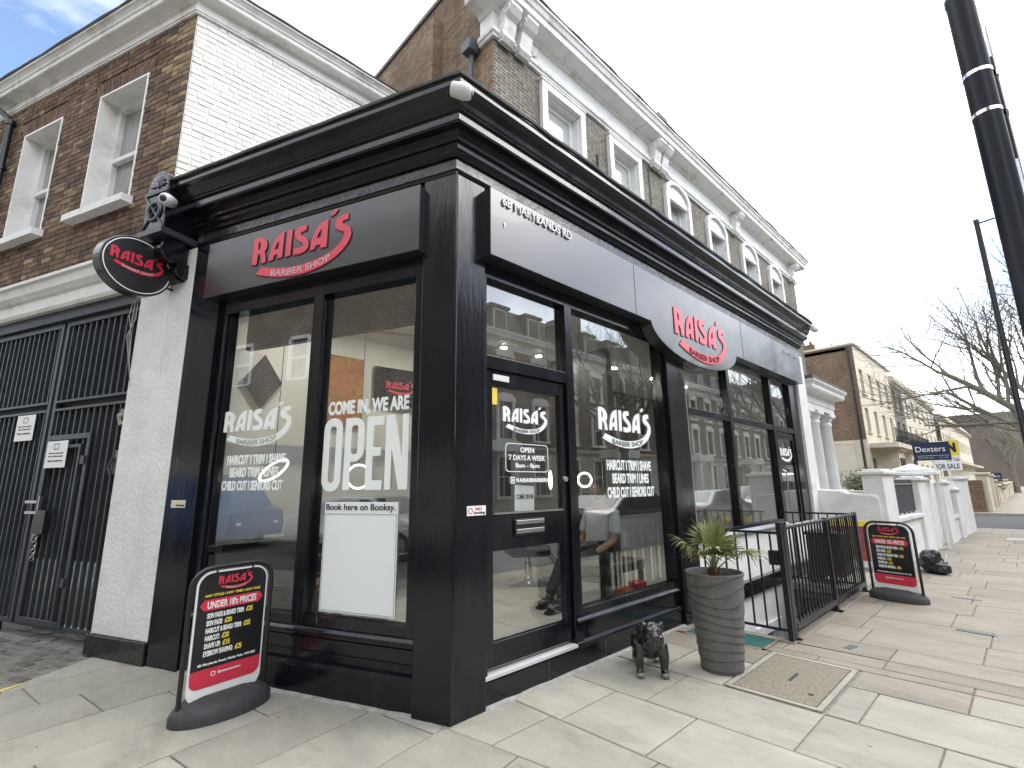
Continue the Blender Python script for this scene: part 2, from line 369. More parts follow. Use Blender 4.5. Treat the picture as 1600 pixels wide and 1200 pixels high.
# ---------------------------------------------------------------- shop logo: outlines normalised to width 1
LOGO={
'R':[(0.005, 0.398), (0.029, 0.405), (0.055, 0.406), (0.087, 0.4), (0.116, 0.387), (0.141, 0.364), (0.155, 0.336), (0.155, 0.303), (0.147, 0.278), (0.13, 0.267), (0.143, 0.24), (0.149, 0.212), (0.151, 0.17), (0.105, 0.172), (0.103, 0.212), (0.094, 0.241), (0.079, 0.256), (0.063, 0.26), (0.056, 0.169), (0.0, 0.175)],
'Rh':[(0.055, 0.359), (0.066, 0.362), (0.081, 0.352), (0.087, 0.331), (0.084, 0.308), (0.075, 0.293), (0.06, 0.292)],
'A':[(0.183, 0.176), (0.19, 0.227), (0.204, 0.28), (0.222, 0.328), (0.251, 0.364), (0.288, 0.389), (0.332, 0.401), (0.329, 0.181), (0.28, 0.178), (0.28, 0.215), (0.24, 0.215), (0.232, 0.175)],
'Ah':[(0.241, 0.259), (0.248, 0.283), (0.261, 0.307), (0.283, 0.328), (0.283, 0.257)],
'I':[(0.368, 0.401), (0.418, 0.398), (0.413, 0.177), (0.363, 0.175)],
'S':[(0.561, 0.403), (0.52, 0.404), (0.482, 0.399), (0.454, 0.381), (0.441, 0.355), (0.444, 0.332), (0.459, 0.307), (0.485, 0.285), (0.522, 0.263), (0.539, 0.246), (0.539, 0.231), (0.522, 0.224), (0.492, 0.222), (0.446, 0.227), (0.445, 0.176), (0.497, 0.17), (0.542, 0.174), (0.576, 0.187), (0.591, 0.213), (0.594, 0.241), (0.584, 0.269), (0.561, 0.294), (0.529, 0.316), (0.505, 0.333), (0.507, 0.346), (0.525, 0.355), (0.561, 0.355)],
'B':[(0.611, 0.177), (0.617, 0.233), (0.631, 0.283), (0.652, 0.332), (0.683, 0.367), (0.723, 0.388), (0.774, 0.402), (0.773, 0.174), (0.714, 0.175), (0.712, 0.206), (0.664, 0.204), (0.655, 0.177)],
'Bh':[(0.673, 0.261), (0.68, 0.288), (0.694, 0.312), (0.717, 0.334), (0.712, 0.264)],
'P':[(0.826, 0.464), (0.866, 0.459), (0.832, 0.419), (0.797, 0.417)],
'W':[(0.963, 0.402), (0.928, 0.404), (0.893, 0.399), (0.861, 0.384), (0.842, 0.358), (0.838, 0.327), (0.854, 0.299), (0.887, 0.28), (0.924, 0.266), (0.937, 0.251), (0.932, 0.222), (0.915, 0.196), (0.888, 0.168), (0.855, 0.145), (0.817, 0.125), (0.771, 0.109), (0.714, 0.096), (0.648, 0.087), (0.575, 0.079), (0.491, 0.075), (0.398, 0.079), (0.302, 0.094), (0.203, 0.114), (0.109, 0.137), (0.084, 0.108), (0.058, 0.087), (0.127, 0.063), (0.228, 0.036), (0.327, 0.016), (0.445, 0.002), (0.56, 0.0), (0.67, 0.012), (0.763, 0.033), (0.846, 0.066), (0.914, 0.105), (0.967, 0.155), (0.995, 0.203), (1.0, 0.244), (0.986, 0.281), (0.956, 0.307), (0.923, 0.324), (0.909, 0.338), (0.917, 0.352), (0.938, 0.356), (0.964, 0.353)],
}
SWOOSH = [(0.225, 0.069), (0.306, 0.056), (0.402, 0.044), (0.495, 0.043), (0.578, 0.045), (0.652, 0.052), (0.717, 0.063), (0.774, 0.077), (0.816, 0.093)]
def smooth_poly(p, corner=50):
    """round gentle corners of an outline, keep the sharp ones"""
    out = []; n = len(p)
    for i in range(n):
        a, b, c = Vector(p[i-1]), Vector(p[i]), Vector(p[(i+1)%n]); d1, d2 = b-a, c-b
        if d1.length < 1e-6 or d2.length < 1e-6: continue
        if math.degrees(d1.angle(d2)) > corner: out.append(tuple(b))
        else: out += [tuple(b-d1*.25), tuple(b+d2*.25)]
    return out
def logo(x0, z0, w, y, m, parent, mt=None, rz=0., back=None, letters=True):
    """the word mark with its swoosh; mt colours the small words on the swoosh"""
    polys = [smooth_poly([(x0+a*w, z0+b*w) for a, b in p]) for p in LOGO.values()]
    if back is not None:
        me = outline_mesh([[(a-.008*w, b-.008*w) for a, b in q] for q in polys], .004); me.transform(Matrix.Translation((0, y+.006, 0))); link(me, 'logo_return', back, parent, rz)
    me = outline_mesh(polys, .002); me.transform(Matrix.Translation((0, y, 0))); link(me, 'logo', m, parent, rz)
    if mt is None: return
    pts = [Vector((x0+a*w, z0+b*w)) for a, b in SWOOSH]
    L = [0]
    for i in range(len(pts)-1): L.append(L[-1]+(pts[i+1]-pts[i]).length)
    def at(t):
        t = max(0, min(L[-1], t))
        for i in range(len(pts)-1):
            if t <= L[i+1]+1e-9:
                k = (t-L[i])/(L[i+1]-L[i]); return pts[i].lerp(pts[i+1], k), (pts[i+1]-pts[i]).normalized()
    me = text_raw('BARBER SHOP', .012); xs = [v.co.x for v in me.vertices]; a, b = min(xs), max(xs); h = .052*w
    for v in me.vertices:
        p, d = at((v.co.x-a)/(b-a)*L[-1]*.99); nn = Vector((-d.y, d.x)); q = p + nn*((v.co.y-.36)*h/.72)
        v.co = (q.x, y-.003-abs(v.co.z)*.5, q.y)
    link(me, 'logo_small_words', mt, parent, rz)

# ---------------------------------------------------------------- plan: right facade along +X, left facade along UL, shop corner at the origin
UL = Vector((-.39934, .91680)); NL = Vector((-.91680, -.39934)); RL = math.atan2(-.91680, .39934)
def lp(s, off=0., z=None):
    p = UL*s + NL*off
    return (p.x, p.y) if z is None else (p.x, p.y, z)
CORNER = (0., 0.)
def clip(poly, n, d):
    """part of a convex polygon with n.p <= d"""
    out = []
    for i in range(len(poly)):
        a, b = Vector(poly[i-1]), Vector(poly[i]); da, db = a.dot(n)-d, b.dot(n)-d
        if (da <= 0) != (db <= 0): out.append(tuple(a.lerp(b, da/(da-db))))
        if db <= 0: out.append(tuple(b))
    return out
def area(p): return abs(sum(p[i-1][0]*p[i][1]-p[i][0]*p[i-1][1] for i in range(len(p))))/2
def minus_rect(polys, x0, x1, y0, y1):
    res = []
    for p in polys:
        for n, d in ((Vector((1,0)), x0), (Vector((-1,0)), -x1), (Vector((0,1)), y0), (Vector((0,-1)), -y1)):
            if len(p) < 3: break
            q = clip(p, n, d)
            if len(q) > 2 and area(q) > .004: res.append(q)
            p = clip(p, -n, -d)
    return res
# road sheet to the horizon with the basement area left open
mb = MB(); H0, H1, H2, H3 = 3.42, 8.4, -1.02, .3
for a, b, c, d in ((-500, H0, -500, 500), (H1, 700, -500, 500), (H0, H1, -500, H2), (H0, H1, H3, 500)):
    mb.add([(a,c,-.12),(b,c,-.12),(b,d,-.12),(a,d,-.12)], [(0,1,2,3)])
struct(mb.build('road', ASPH))
pav = MB()
kl = Vector((-2.88, -3.9)); k1 = kl+UL*1.6; k0 = kl+Vector((1.6, 0)); far = kl+UL*20
pav.prism([(H0,-3.9), (H0,3), lp(20), tuple(far), tuple(k1), (kl.x+.35, kl.y+.62), tuple(k0)], -.2, -.012)
pav.prism([(H0,-3.9),(H0,H2),(H1,H2),(H1,-3.9)], -.2, -.012); pav.prism([(H1,-3.9),(H1,3),(20,3),(20,-3.9)], -.2, -.012)
struct(MB().box(30.2,140,-3.9,3,-.2,0).build('far_pavement', SLABY))
pavement = struct(pav.build('pavement', JOINT))
def slab(poly, m, inset=.0055, name='paving_slab', top=None):
    c = Vector((sum(p[0] for p in poly)/len(poly), sum(p[1] for p in poly)/len(poly))); n = len(poly)
    z = RN.uniform(-.0015, .0015); tx, ty = RN.uniform(-.002, .002), RN.uniform(-.002, .002)
    sgn = 1 if sum(poly[i-1][0]*poly[i][1]-poly[i][0]*poly[i-1][1] for i in range(n)) > 0 else -1
    def ring(k, zz):
        out = []
        for i in range(n):
            a, b, e = Vector(poly[i-1]), Vector(poly[i]), Vector(poly[(i+1)%n]); d1, d2 = (b-a), (e-b)
            d1 = d1.normalized() if d1.length > 1e-5 else d2.normalized(); d2 = d2.normalized() if d2.length > 1e-5 else d1
            n1, n2 = Vector((-d1.y, d1.x))*sgn, Vector((-d2.y, d2.x))*sgn; q = b + (n1+n2)*(k/max(1+n1.dot(n2), .3))
            out.append((q.x, q.y, zz+(q.x-c.x)*tx+(q.y-c.y)*ty))
        return out
    v = ring(inset, -.05)+ring(inset, z-.004)+ring(inset+.005, z)
    f = [tuple(range(2*n, 3*n))]+[(r*n+i, r*n+(i+1)%n, (r+1)*n+(i+1)%n, (r+1)*n+i) for r in (0, 1) for i in range(n)]
    b = MB().add(v, f); return b.build(name, m, pavement)
MANH = (1.93, 2.93, -1.66, -1.05); MATR = (2.96, 3.4, -.95, -.1)
x = -.06; courses = [.62, .66, .65, .66, .6, .68, .62, .66]
i = 0
while x < 20:
    w = courses[i] if i < len(courses) else RN.uniform(.58, .74)
    y = 0.02; first = True
    while y > -3.9:
        l = ([.42, .5, .75, .5, .62, .42, .55, .6][i % 8] if first else RN.uniform(.62, 1.05)); first = False
        x2, y2 = min(x+w, 20), max(y-l, -3.9)
        if y - y2 < .18: break
        P = [[(x,y2),(x2,y2),(x2,y),(x,y)]]
        P = minus_rect(P, MANH[0]-.05, MANH[1]+.05, MANH[2]-.05, MANH[3]+.05); P = minus_rect(P, *MATR); P = minus_rect(P, H0-.03, H1+.03, H2-.06, 5)
        for q in P:
            yc = sum(p[1] for p in q)/len(q); q = clip(q, Vector((-1, -.17)), .06)
            if len(q) > 2 and area(q) > .01:
                slab(q, SLABY if x > 2.25 and not RN.random() < .05 else SLAB)
        y = y2
    x += w; i += 1
e1 = Vector((math.cos(rad(11)), math.sin(rad(11)))); e2 = Vector((-e1.y, e1.x)); CN = Vector((-.64, .768)); CD = 3.735
r = -4.2
while r < 5.2:
    h = .54 if r > .4 else .6; t = -7 + RN.uniform(0, .9)
    while t < 3:
        l = RN.uniform(.72, 1.15)
        q = [tuple(e1*a+e2*b) for a, b in ((t,r),(t+l,r),(t+l,r+h),(t,r+h))]
        q = clip(q, Vector((1, .17)), -.055)
        for n, d in ((-NL, .05), (NL, 4.2), (CN, CD-.01), (Vector((0,-1)), 3.9)):
            if len(q) > 2: q = clip(q, n, d)
        if len(q) > 2 and area(q) > .012: slab(q, SLAB)
        t += l
    r += h
# granite setts of the gateway crossover
cob = MB().box(-.045, .045, -.095, .095, -.06, .0); cm = cob.mesh('cobble'); cm.materials.append(COBB)
cnt = 0
for i in range(44):
    for j in range(16):
        s_, o_ = 3.72 + i*.108 + RN.uniform(-.006, .006), -.35 + j*.212 + (i % 2)*.106
        p = Vector(lp(s_, o_))
        if p.dot(CN) < CD+.09 or (o_ > 1.3 and i > 30) or cnt >= 300: continue
        o = bpy.data.objects.new('cobble', cm); COL.objects.link(o); o.parent = pavement; cnt += 1
        o.location = (p.x, p.y, RN.uniform(-.009, .004)); o.rotation_euler = (RN.uniform(-.04, .04), RN.uniform(-.04, .04), RL+PI/2+RN.uniform(-.05, .05))
        md = o.modifiers.new('bevel', 'BEVEL'); md.width = .012; md.segments = 1
# kerbs of the side road, manhole, coal-hole plate, drain slots, yellow paint
for kx in (19.86, 30.04):
    for k in range(5):
        MB().box(kx, kx+.15, -3.9+k*.98, -3.9+k*.98+.97, -.2, .004).build('kerb_stone', SLAB, pavement, bv=.01)
mh = thing('manhole_cover', 'square gravel-topped manhole cover set in the slabs by the planter', 'manhole cover', (2.43, -1.355, 0))
MB().box(-.48, .48, -.285, .285, -.05, .002).build('cover', mat('exposed_aggregate', (.27, .235, .175), .9, var=(.15, .13, .1), vscale=45, bump=.7, bscale=70, stain=(.36, .33, .26), sscale=38), mh)
fr = MB()
for a, b, c, d in ((-.53,.53,-.335,-.295),(-.53,.53,.295,.335),(-.53,-.49,-.295,.295),(.49,.53,-.295,.295)): fr.box(a,b,c,d,-.05,.003)
fr.build('frame', SLAB, mh)
MB().box(-.1, .1, -.013, .013, 0, .005).build('lifting_slot', mat('slot_metal', (.07,.07,.075), .5, metal=.6), mh)
MB().lathe([(.02,.0),(.02,.0045)], 10, (-.28,-.2,0)).build('key_hole', BTXT, mh)
for (px, py, l, a) in ((3.6, -1.5, .17, -.2), (6.9, -2.1, .3, 1.5), (5.0, -2.3, .32, 1.45)):
    o = MB().box(-l/2, l/2, -.035, .035, -.02, .004).build('utility_plate', mat('plate_iron', (.1,.1,.105), .6, metal=.4, bump=.2, bscale=90), loc=(px, py, 0), rz=a)
    tag(o, {3.6: 'small dark iron utility plate in the paving beside the railing foot', 6.9: 'long iron utility plate in the paving past the second price board', 5.0: 'iron utility plate in the buff slabs out from the railings'}[px], 'utility plate')
ym = MB(); q = [(-2.75,2.72),(-2.19,2.96),(-2.02,3.1),(-2.2,3.04),(-2.9,2.86)]
ym.prism(q, .0025, .0045)
struct(ym.build('yellow_road_marking', mat('yellow_paint', (.62,.5,.12), .8, var=(.5,.42,.16), vscale=12)))
dm = MB().box(MATR[0]+.03, MATR[1]-.01, MATR[2]+.03, MATR[3]-.05, -.02, .008).build('door_mat', GREEN, bv=.004)
tag(dm, 'green coir mat let into the paving behind the planter', 'mat')
mb = MB()
for a, b, c, d in ((MATR[0]-.01, MATR[1], MATR[2], MATR[2]+.028), (MATR[0]-.01, MATR[1], MATR[3]-.045, MATR[3]), (MATR[0]-.01, MATR[0]+.028, MATR[2], MATR[3])): mb.box(a,b,c,d,-.03,.004)
mb.build('mat_surround', mat('terracotta_edging', (.3,.2,.14), .85, var=(.22,.15,.11), vscale=10), pavement)

# ---------------------------------------------------------------- the barber shop
shop = thing('barber_shop', 'black painted corner barber shop with two glazed fronts', 'shop')
PATH = [lp(3.66), (0, 0), (9.0, 0)]
# corner pilaster, end pilasters
def mitre(off): 
    n1, n2 = Vector((NL.x, NL.y)), Vector((0, -1)); return (n1+n2)/(1+n1.dot(n2))*off
cp = [tuple(UL*.28+NL*.045), tuple(mitre(.045)), (.28, -.045), (.28, .16), tuple(mitre(-.16)), tuple(UL*.28-NL*.16)]
MB().prism(cp, 0, 4.1).build('corner_pilaster', BLACK, shop, bv=.006)
bead = mitre(.05); MB().tube([(bead.x, bead.y, 0.02), (bead.x, bead.y, 4.09)], .012, 8).build('corner_bead', BLACK, shop)
MB().box(-3.12, -2.69, -.045, .16, 0, 4.1).build('end_pilaster', BLACK, shop, rz=RL, bv=.006)
MB().box(3.22, 3.66, -.045, .16, 0, 4.1).build('pilaster', BLACK, shop, bv=.006)
MB().box(3.665, 3.705, -.03, .1, .93, 3.42).build('worn_timber_bead', mat('worn_grey_paint', (.3,.3,.3), .6, var=(.03,.03,.035), vscale=5, stretch=(1,1,.35)), shop)
MB().box(8.42, 8.92, -.05, .3, -2.2, 4.1).build('white_end_pilaster', WHITE_P, shop, bv=.006)
# frieze, mouldings and cornice run round the corner
def prof(*p): return list(p)
MB().sweep([(-.2,3.43),(0,3.43),(0,4.32),(-.2,4.32)], [lp(3.12), (0,0), (8.92,0)]).build('frieze', BLACK_ROUGH, shop)
MB().sweep([(0,4.08),(.05,4.085),(.06,4.105),(.05,4.13),(.025,4.15),(0,4.16)], [lp(3.12), (0,0), (8.92,0)]).build('frieze_moulding', BLACK, shop)
MB().sweep([(-.05,4.27),(.02,4.27),(.03,4.30),(.055,4.325),(.06,4.36),(.09,4.37),(.095,4.395),(.13,4.43),(.185,4.445),(.19,4.465),(.19,4.53),(.21,4.535),(.215,4.555),(.225,4.56),(.235,4.60),(.265,4.655),(.295,4.675),(.3,4.69),(.3,4.735),(.31,4.74),(.31,4.765),(-.05,4.80)], PATH).build('cornice', BLACK, shop, bv=.003)
MB().sweep([(.325,4.755),(.33,4.775),(.2,4.80),(-.1,4.90),(-.25,4.9),(-.25,4.8),(-.1,4.795)], dense(PATH)).jitter(7,.008,.006).build('felt_edge', LEAD, shop)
MB().prism([lp(3.7,-.2), (-.1,.2), (8.9,.2), (8.9,2.2), (2.4,2.2), (2.4,3.45), (-1.5,3.45)], 4.62, 4.86).build('flat_roof', LEAD, shop)
# scrolled bracket closing the cornice at the brick house
br = MB(); arch = [(-3.56,4.18),(-3.22,4.18),(-3.22,4.66)]+[(-3.39+.17*math.cos(q*PI/12), 4.66+.22*math.sin(q*PI/12)) for q in range(1,12)]+[(-3.56,4.66)]
br.plate(arch, -.36, .02)
bracket = br.build('cornice_bracket', BLACK, shop, rz=RL, bv=.008)
mb = MB().box(-3.585,-3.195,-.385,.02,4.13,4.19).box(-3.575,-3.205,-.375,-.355,4.6,4.64)
mb.tube([(-3.56+.02*0,-.365,4.2),(-3.22,-.365,4.6)], .012, 6).tube([(-3.22,-.365,4.2),(-3.56,-.365,4.6)], .012, 6)
mb.torus((-3.39,-.365,4.4), .1, .02, 20, 6); mb.build('bracket_frame', mat('slate_grey_paint', (.045,.05,.062), .4), bracket)
mb = MB()
for k in range(7):
    q = PI*(k+.5)/7; mb.ball((-3.39+.085*math.cos(q), -.368, 4.68+.09*math.sin(q)), (.014,.014,.045), 8, 6, Matrix.Rotation(PI/2-q, 3, 'Y'))
mb.ball((-3.39,-.37,4.7), (.02,.02,.03)); mb.build('palmette', mat('silvery_paint', (.2,.2,.25), .35), bracket)
mb = MB()
for (cy, cz, rr) in ((-.2, 4.0, .12), (-.08, 3.82, .075)):
    for k in range(3):
        mb.torus((0,cy,cz), rr-.03*k, .02, 20, 6, Vector((0,1,0)), Vector((0,0,1)))
me_pts = mb.v[:]
mb2 = MB()
for xx in (-3.53, -3.25): mb2.add([(xx+v[0], v[1], v[2]) for v in mb.v], mb.f)
mb2.lathe([(.115,-3.55),(.115,-3.23)], 20, (0,-.2,4.0), 'x').lathe([(.07,-3.52),(.07,-3.26)], 16, (0,-.08,3.82), 'x').box(-3.5,-3.28,-.14,.02,3.72,4.13)
mb2.build('scroll', BLACK, bracket)
MB().sweep([(-.02,-.02),(.05,-.02),(.045,.004),(.02,.012),(-.02,.02)], dense([lp(3.1), (0,0), (3.6,0)], .12)).jitter(5,.003,.007).build('mortar_fillet', mat('pale_mortar', (.4,.39,.36), .95, var=(.25,.24,.22), vscale=14, bump=.6, bscale=70), shop)
for xx in (.98, 1.75, 2.6): MB().box(xx-.003,xx+.003,-.0115,-.009,.02,.16).build('plinth_joint', mat('grey_joint', (.06,.06,.062), .8), shop)
# left shop front (local frame of the left facade)
mb = MB().box(-2.69,-.28,-.01,.16,0,.2); mb.side([(-.03,.2),(-.03,.215),(-.015,.24),(.02,.255),(.02,.2)], -2.69, -.28).box(-2.69,-.28,.02,.16,.2,.44)
mb.side([(.0,.44),(-.028,.445),(-.03,.462),(-.012,.485),(.1,.5),(.1,.44)], -2.69, -.28).box(-2.69,-.28,.005,.02,.29,.31).box(-2.69,-.28,.005,.02,.39,.41)
mb.build('stall_riser', BLACK, shop, rz=RL, bv=.004)
fm = MB()
for a, b in ((-2.69,-2.6),(-1.47,-1.35),(-.37,-.28)): fm.box(a,b,.0,.13,.48,3.42)
fm.box(-2.69,-.28,.002,.128,3.27,3.45).box(-2.6,-1.47,.012,.118,.48,.56).box(-1.35,-.37,.012,.118,.48,.56)
fm.box(-2.6,-2.575,.03,.1,.56,3.27).box(-1.375+.0,-1.35,.03,.1,.56,3.27).box(-.395,-.37,.03,.1,.56,3.27).box(-1.47,-1.445,.03,.1,.56,3.27)
wl = fm.build('window', BLACK, shop, rz=RL, bv=.004)
for a, b in ((-2.59,-1.46),(-1.36,-.38)): MB().box(a,b,.066,.072,.52,3.28).build('pane', GLASS, wl)
# right shop front
mb = MB().box(.28,3.24,-.01,.16,0,.165).box(1.4,3.24,.02,.16,.165,.36)
mb.side([(-.022,.165),(-.024,.18),(-.012,.205),(.02,.215),(.02,.165)], 1.36, 3.24).side([(.0,.36),(-.018,.364),(-.02,.38),(-.008,.4),(.06,.415),(.06,.36)], 1.36, 3.24)
mb.build('stall_riser', BLACK, shop, bv=.004)
MB().side([(-.018,.178),(-.018,.198),(.015,.206),(.1,.21),(.1,.178)], .285, 1.35).build('threshold', mat('aluminium_threshold', (.62,.62,.62), .4, metal=.4), shop)
fm = MB().box(.28,.335,.0,.13,.2,3.42).box(1.345,1.455,0,.13,.2,3.42).box(3.15,3.225,0,.13,.39,3.42).box(.335,1.345,.005,.125,2.5,2.61).box(.335,3.225,.002,.128,3.29,3.45).box(1.455,3.15,.012,.118,.39,.47)
wr = fm.build('window', BLACK, shop, bv=.004)
MB().box(.33,1.35,.066,.072,2.6,3.3).build('pane', GLASS, wr); MB().box(1.45,3.16,.066,.072,.45,3.3).build('pane', GLASS, wr)
# door
dr = MB().box(.34,.42,.03,.085,.23,2.49).box(1.26,1.34,.03,.085,.23,2.49).box(.42,1.26,.03,.085,2.37,2.49).box(.42,1.26,.03,.085,.23,.4).box(.42,1.26,.03,.085,1.05,1.33)
door = dr.build('door', BLACK, shop, bv=.005)
MB().box(.42,1.26,.022,.03,1.325,1.34).build('rail_edge', STEEL, door)
for a, b in ((.38,1.06),(1.32,2.38)): MB().box(.41,1.27,.055,.061,a,b).build('pane', GLASS, door)
mb = MB().box(.64,1.0,.012,.03,1.15,1.28); mb.build('letterbox', IRON, door, bv=.004)
MB().box(.655,.985,.005,.012,1.165,1.2).box(.655,.985,.005,.012,1.235,1.27).build('letter_flap', STEEL, door, bv=.003)
MB().lathe([(.022,.005),(.026,.012),(.026,.03)], 14, (1.3,0,1.6), 'y').build('lock', CHROME, door, smooth=True)
MB().box(.42,.6,.018,.03,2.41,2.46).build('door_closer_plate', PLASTW, door)
# windows over the basement area
fm = MB()
for a, b in ((3.705,3.76),(5.1,5.2),(6.9,7.0),(7.98,8.42)): fm.box(a,b,0,.12,.86,3.45)
fm.box(3.7,8.42,.002,.118,3.36,3.45).box(3.76,7.98,.006,.114,2.43,2.52).box(3.76,6.9,.006,.114,.86,.95).box(7.0,7.98,.006,.114,.3,.45).box(6.92,7.0,.006,.114,.3,.86).box(7.98,8.4,.006,.114,.3,.86)
w3 = fm.build('window', BLACK, shop, bv=.004)
for a, b in ((3.75,5.11),(5.19,6.91),(6.99,7.99)):
    MB().box(a,b,.06,.066,2.51,3.37).build('pane', GLASS, w3)
    if a < 6.9: MB().box(a,b,.06,.066,.94,2.44).build('pane', GLASS, w3)
d2 = MB().box(7.0,7.1,.02,.08,.45,2.42).box(7.88,7.98,.02,.08,.45,2.42).box(7.1,7.88,.02,.08,2.3,2.42).box(7.1,7.88,.02,.08,.45,.7).build('door', BLACK, shop, bv=.004)
MB().box(7.09,7.89,.045,.051,.69,2.31).build('pane', GLASS, d2)
MB().tube([(7.16,.02,1.05),(7.16,-.03,1.08),(7.16,-.03,1.72),(7.16,.02,1.75)], .012, 8).build('pull_handle', STEEL, d2)
MB().side([(-.06,.85),(-.06,.87),(.0,.9),(.08,.9),(.08,.85)], 3.66, 6.92).build('sill', mat('lead_sill', (.22,.23,.25), .4, var=(.4,.42,.44), vscale=3), shop)
MB().wall(3.42,8.42,-2.2,.85,[(4.0,4.75,-1.75,-.55),(5.3,6.1,-1.75,-.55)],0,.14).build('area_wall', WHITE_R, shop)
MB().box(3.42,8.42,-.06,0,.03,.2).box(3.42,8.42,-.09,0,.2,.23).build('string_course', BLACK, shop, bv=.004)
for a in (4.0, 5.3):
    bw = MB().box(a-.1,a,-.03,.1,-1.75,-.43).box(a+.75,a+.85,-.03,.1,-1.75,-.43).box(a,a+.75,-.03,.1,-.55,-.43).box(a,a+.06,.05,.1,-1.75,-.55).box(a+.69,a+.75,.05,.1,-1.75,-.55).box(a+.06,a+.69,.05,.1,-1.2,-1.14).build('basement_window', WHITE_P, shop)
    MB().box(a+.05,a+.7,.1,.12,-1.75,-.55).build('pane', GLASSD, bw)
area_ = MB().box(3.3,8.5,-1.1,.1,-2.3,-2.2)
for a, b, c, d in ((3.3,3.42,-1.06,.05),(8.4,8.52,-1.06,.05),(3.42,8.4,-1.06,-1.0)): area_.box(a,b,c,d,-2.2,-.015)
struct(area_.build('basement_area', WHITE_R))
kb = MB()
for a, b, c, d in ((3.34,3.44,-1.1,0),(3.44,8.4,-1.12,-1.0)): kb.box(a,b,c,d,-.1,.012)
kb.build('area_coping', SLABY, pavement, bv=.008)
# interior of the shop
inn = lambda s, o: Vector(lp(s, -o))
IW = mat('interior_wall', (.66,.64,.59), .7, var=(.6,.585,.54), vscale=1.5)
IG = mat('interior_grey_wall', (.36,.36,.365), .7)
FLOORM = mat('laminate_floor', (.46,.43,.375), .42, var=(.36,.335,.29), vscale=2.2, stretch=(1,7,1), bump=.05, bscale=9)
room = [inn(3.0,.14), inn(.12,.14), Vector((.12,.14)), Vector((8.3,.14)), Vector((8.3,2.75)), Vector((-1.05,2.75))]
room = [tuple(p) for p in room]
MB().prism(room, .12, .27).build('shop_floor', FLOORM, shop)
MB().prism(room, 3.42, 3.5).build('shop_ceiling', IW, shop)
mb = MB().box(-1.25,8.4,2.76,2.82,.2,3.45); mb.build('back_wall', IW, shop)
MB().box(8.3,8.4,.14,2.76,.2,3.45).build('end_wall', IG, shop)
MB().box(-1.2,8.3,2.735,2.76,.28,2.02).build('grey_dado', IG, shop)
MB().box(-2.68,-.3,.3,.36,2.98,3.42).build('bulkhead', mat('dark_bulkhead', (.03,.03,.032), .6), shop, rz=RL)
MB().box(1.75,8.28,2.70,2.73,.95,3.41).build('dimness_sheet', mat('charcoal_interior', (.035,.034,.034), .45), shop)  # added dark sheet: paints the dimness behind the right-hand glass
MB().box(3.3,3.42,.9,1.9,.28,3.42).build('partition', mat('charcoal_interior', (.035,.034,.034), .45), shop)
# furniture and fittings
def barber_chair(loc, rz, label):
    t = thing('barber_chair', label, 'barber chair', loc, rz)
    MB().lathe([(.33,0),(.33,.015),(.3,.03),(.12,.05),(.06,.07),(.05,.1)], 32).build('base', CHROME, t, smooth=True)
    MB().lathe([(.05,.07),(.05,.26),(.035,.27),(.035,.36)], 20).build('pump_column', CHROME, t, smooth=True)
    MB().box(-.25,.25,-.26,.28,.36,.5).build('seat', LEATH, t, bv=.04)
    b = MB().side([(.24,.46),(.36,.5),(.46,1.0),(.36,1.02)], -.24, .24).build('backrest', LEATH, t, bv=.03)
    MB().box(-.12,.12,.4,.47,1.04,1.18).build('headrest', LEATH, b, bv=.02)
    for sx in (-1, 1): MB().box(sx*.3-.04,sx*.3+.04,-.2,.3,.58,.65).box(sx*.3-.02,sx*.3+.02,.1,.16,.4,.58).build('armrest', LEATH, t, bv=.015)
    MB().tube([(-.13,-.26,.4),(-.14,-.48,.14),(.14,-.48,.14),(.13,-.26,.4)], .014, 8).box(-.16,.16,-.56,-.4,.13,.15).build('footrest', CHROME, t)
barber_chair((2.7,1.9,.27), rad(60), 'black barber chair on a chrome round base seen through the door')
barber_chair((.15,1.75,.27), rad(170), 'black barber chair behind the window with the opening sign')
ct = thing('styling_counter', 'long black styling counter along the back wall of the shop', 'counter', (0,2.72,.27))
MB().box(-1.0,2.2,-.42,0,.72,.78).build('worktop', BLACK, ct, bv=.006)
for k in range(4): 
    d = MB().box(-.98+k*.8,-.22+k*.8,-.38,0,.3,.7).build('drawer', LEATH, ct, bv=.005); MB().box(-.7+k*.8,-.5+k*.8,-.4,-.38,.5,.515).build('handle', STEEL, d)
for k in range(3): MB().box(-.95+k*1.5,-.88+k*1.5,-.36,-.02,0,.3).build('leg', BLACK, ct)
dmr = MB().plate([(-.56-.2,2.7),(-.56,3.0),(-.56+.2,2.7),(-.56,2.4)], 2.7, 2.733).build('diamond_mirror', mat('smoked_mirror', (.05,.052,.055), .08, spec=.9))
tag(dmr, 'dark diamond-shaped mirror on the shop back wall', 'mirror')
ps = thing('wall_picture', 'colourful picture in orange and yellow tones on the shop back wall', 'picture', (.31,2.72,2.7))
MB().box(-.3,.3,-.02,.02,-.42,.44).build('canvas', mat('abstract_picture', (.3,.05,.025), .6, var=(.36,.2,.03), vscale=6, stain=(.02,.025,.035), sscale=4.5), ps)
tv = thing('wall_screen', 'black wall screen with a red word mark above the counter', 'screen', (1.12,2.7,2.84), rad(-4))
MB().box(-.36,.36,-.03,.02,-.25,.25).build('screen', mat('screen_black', (.012,.012,.014), .15), tv, bv=.005)
logo(-.2, -.1, .42, -.04, RED, tv)
LEDM = mat('led_white', (1,.98,.95), .5, emit=2.5)
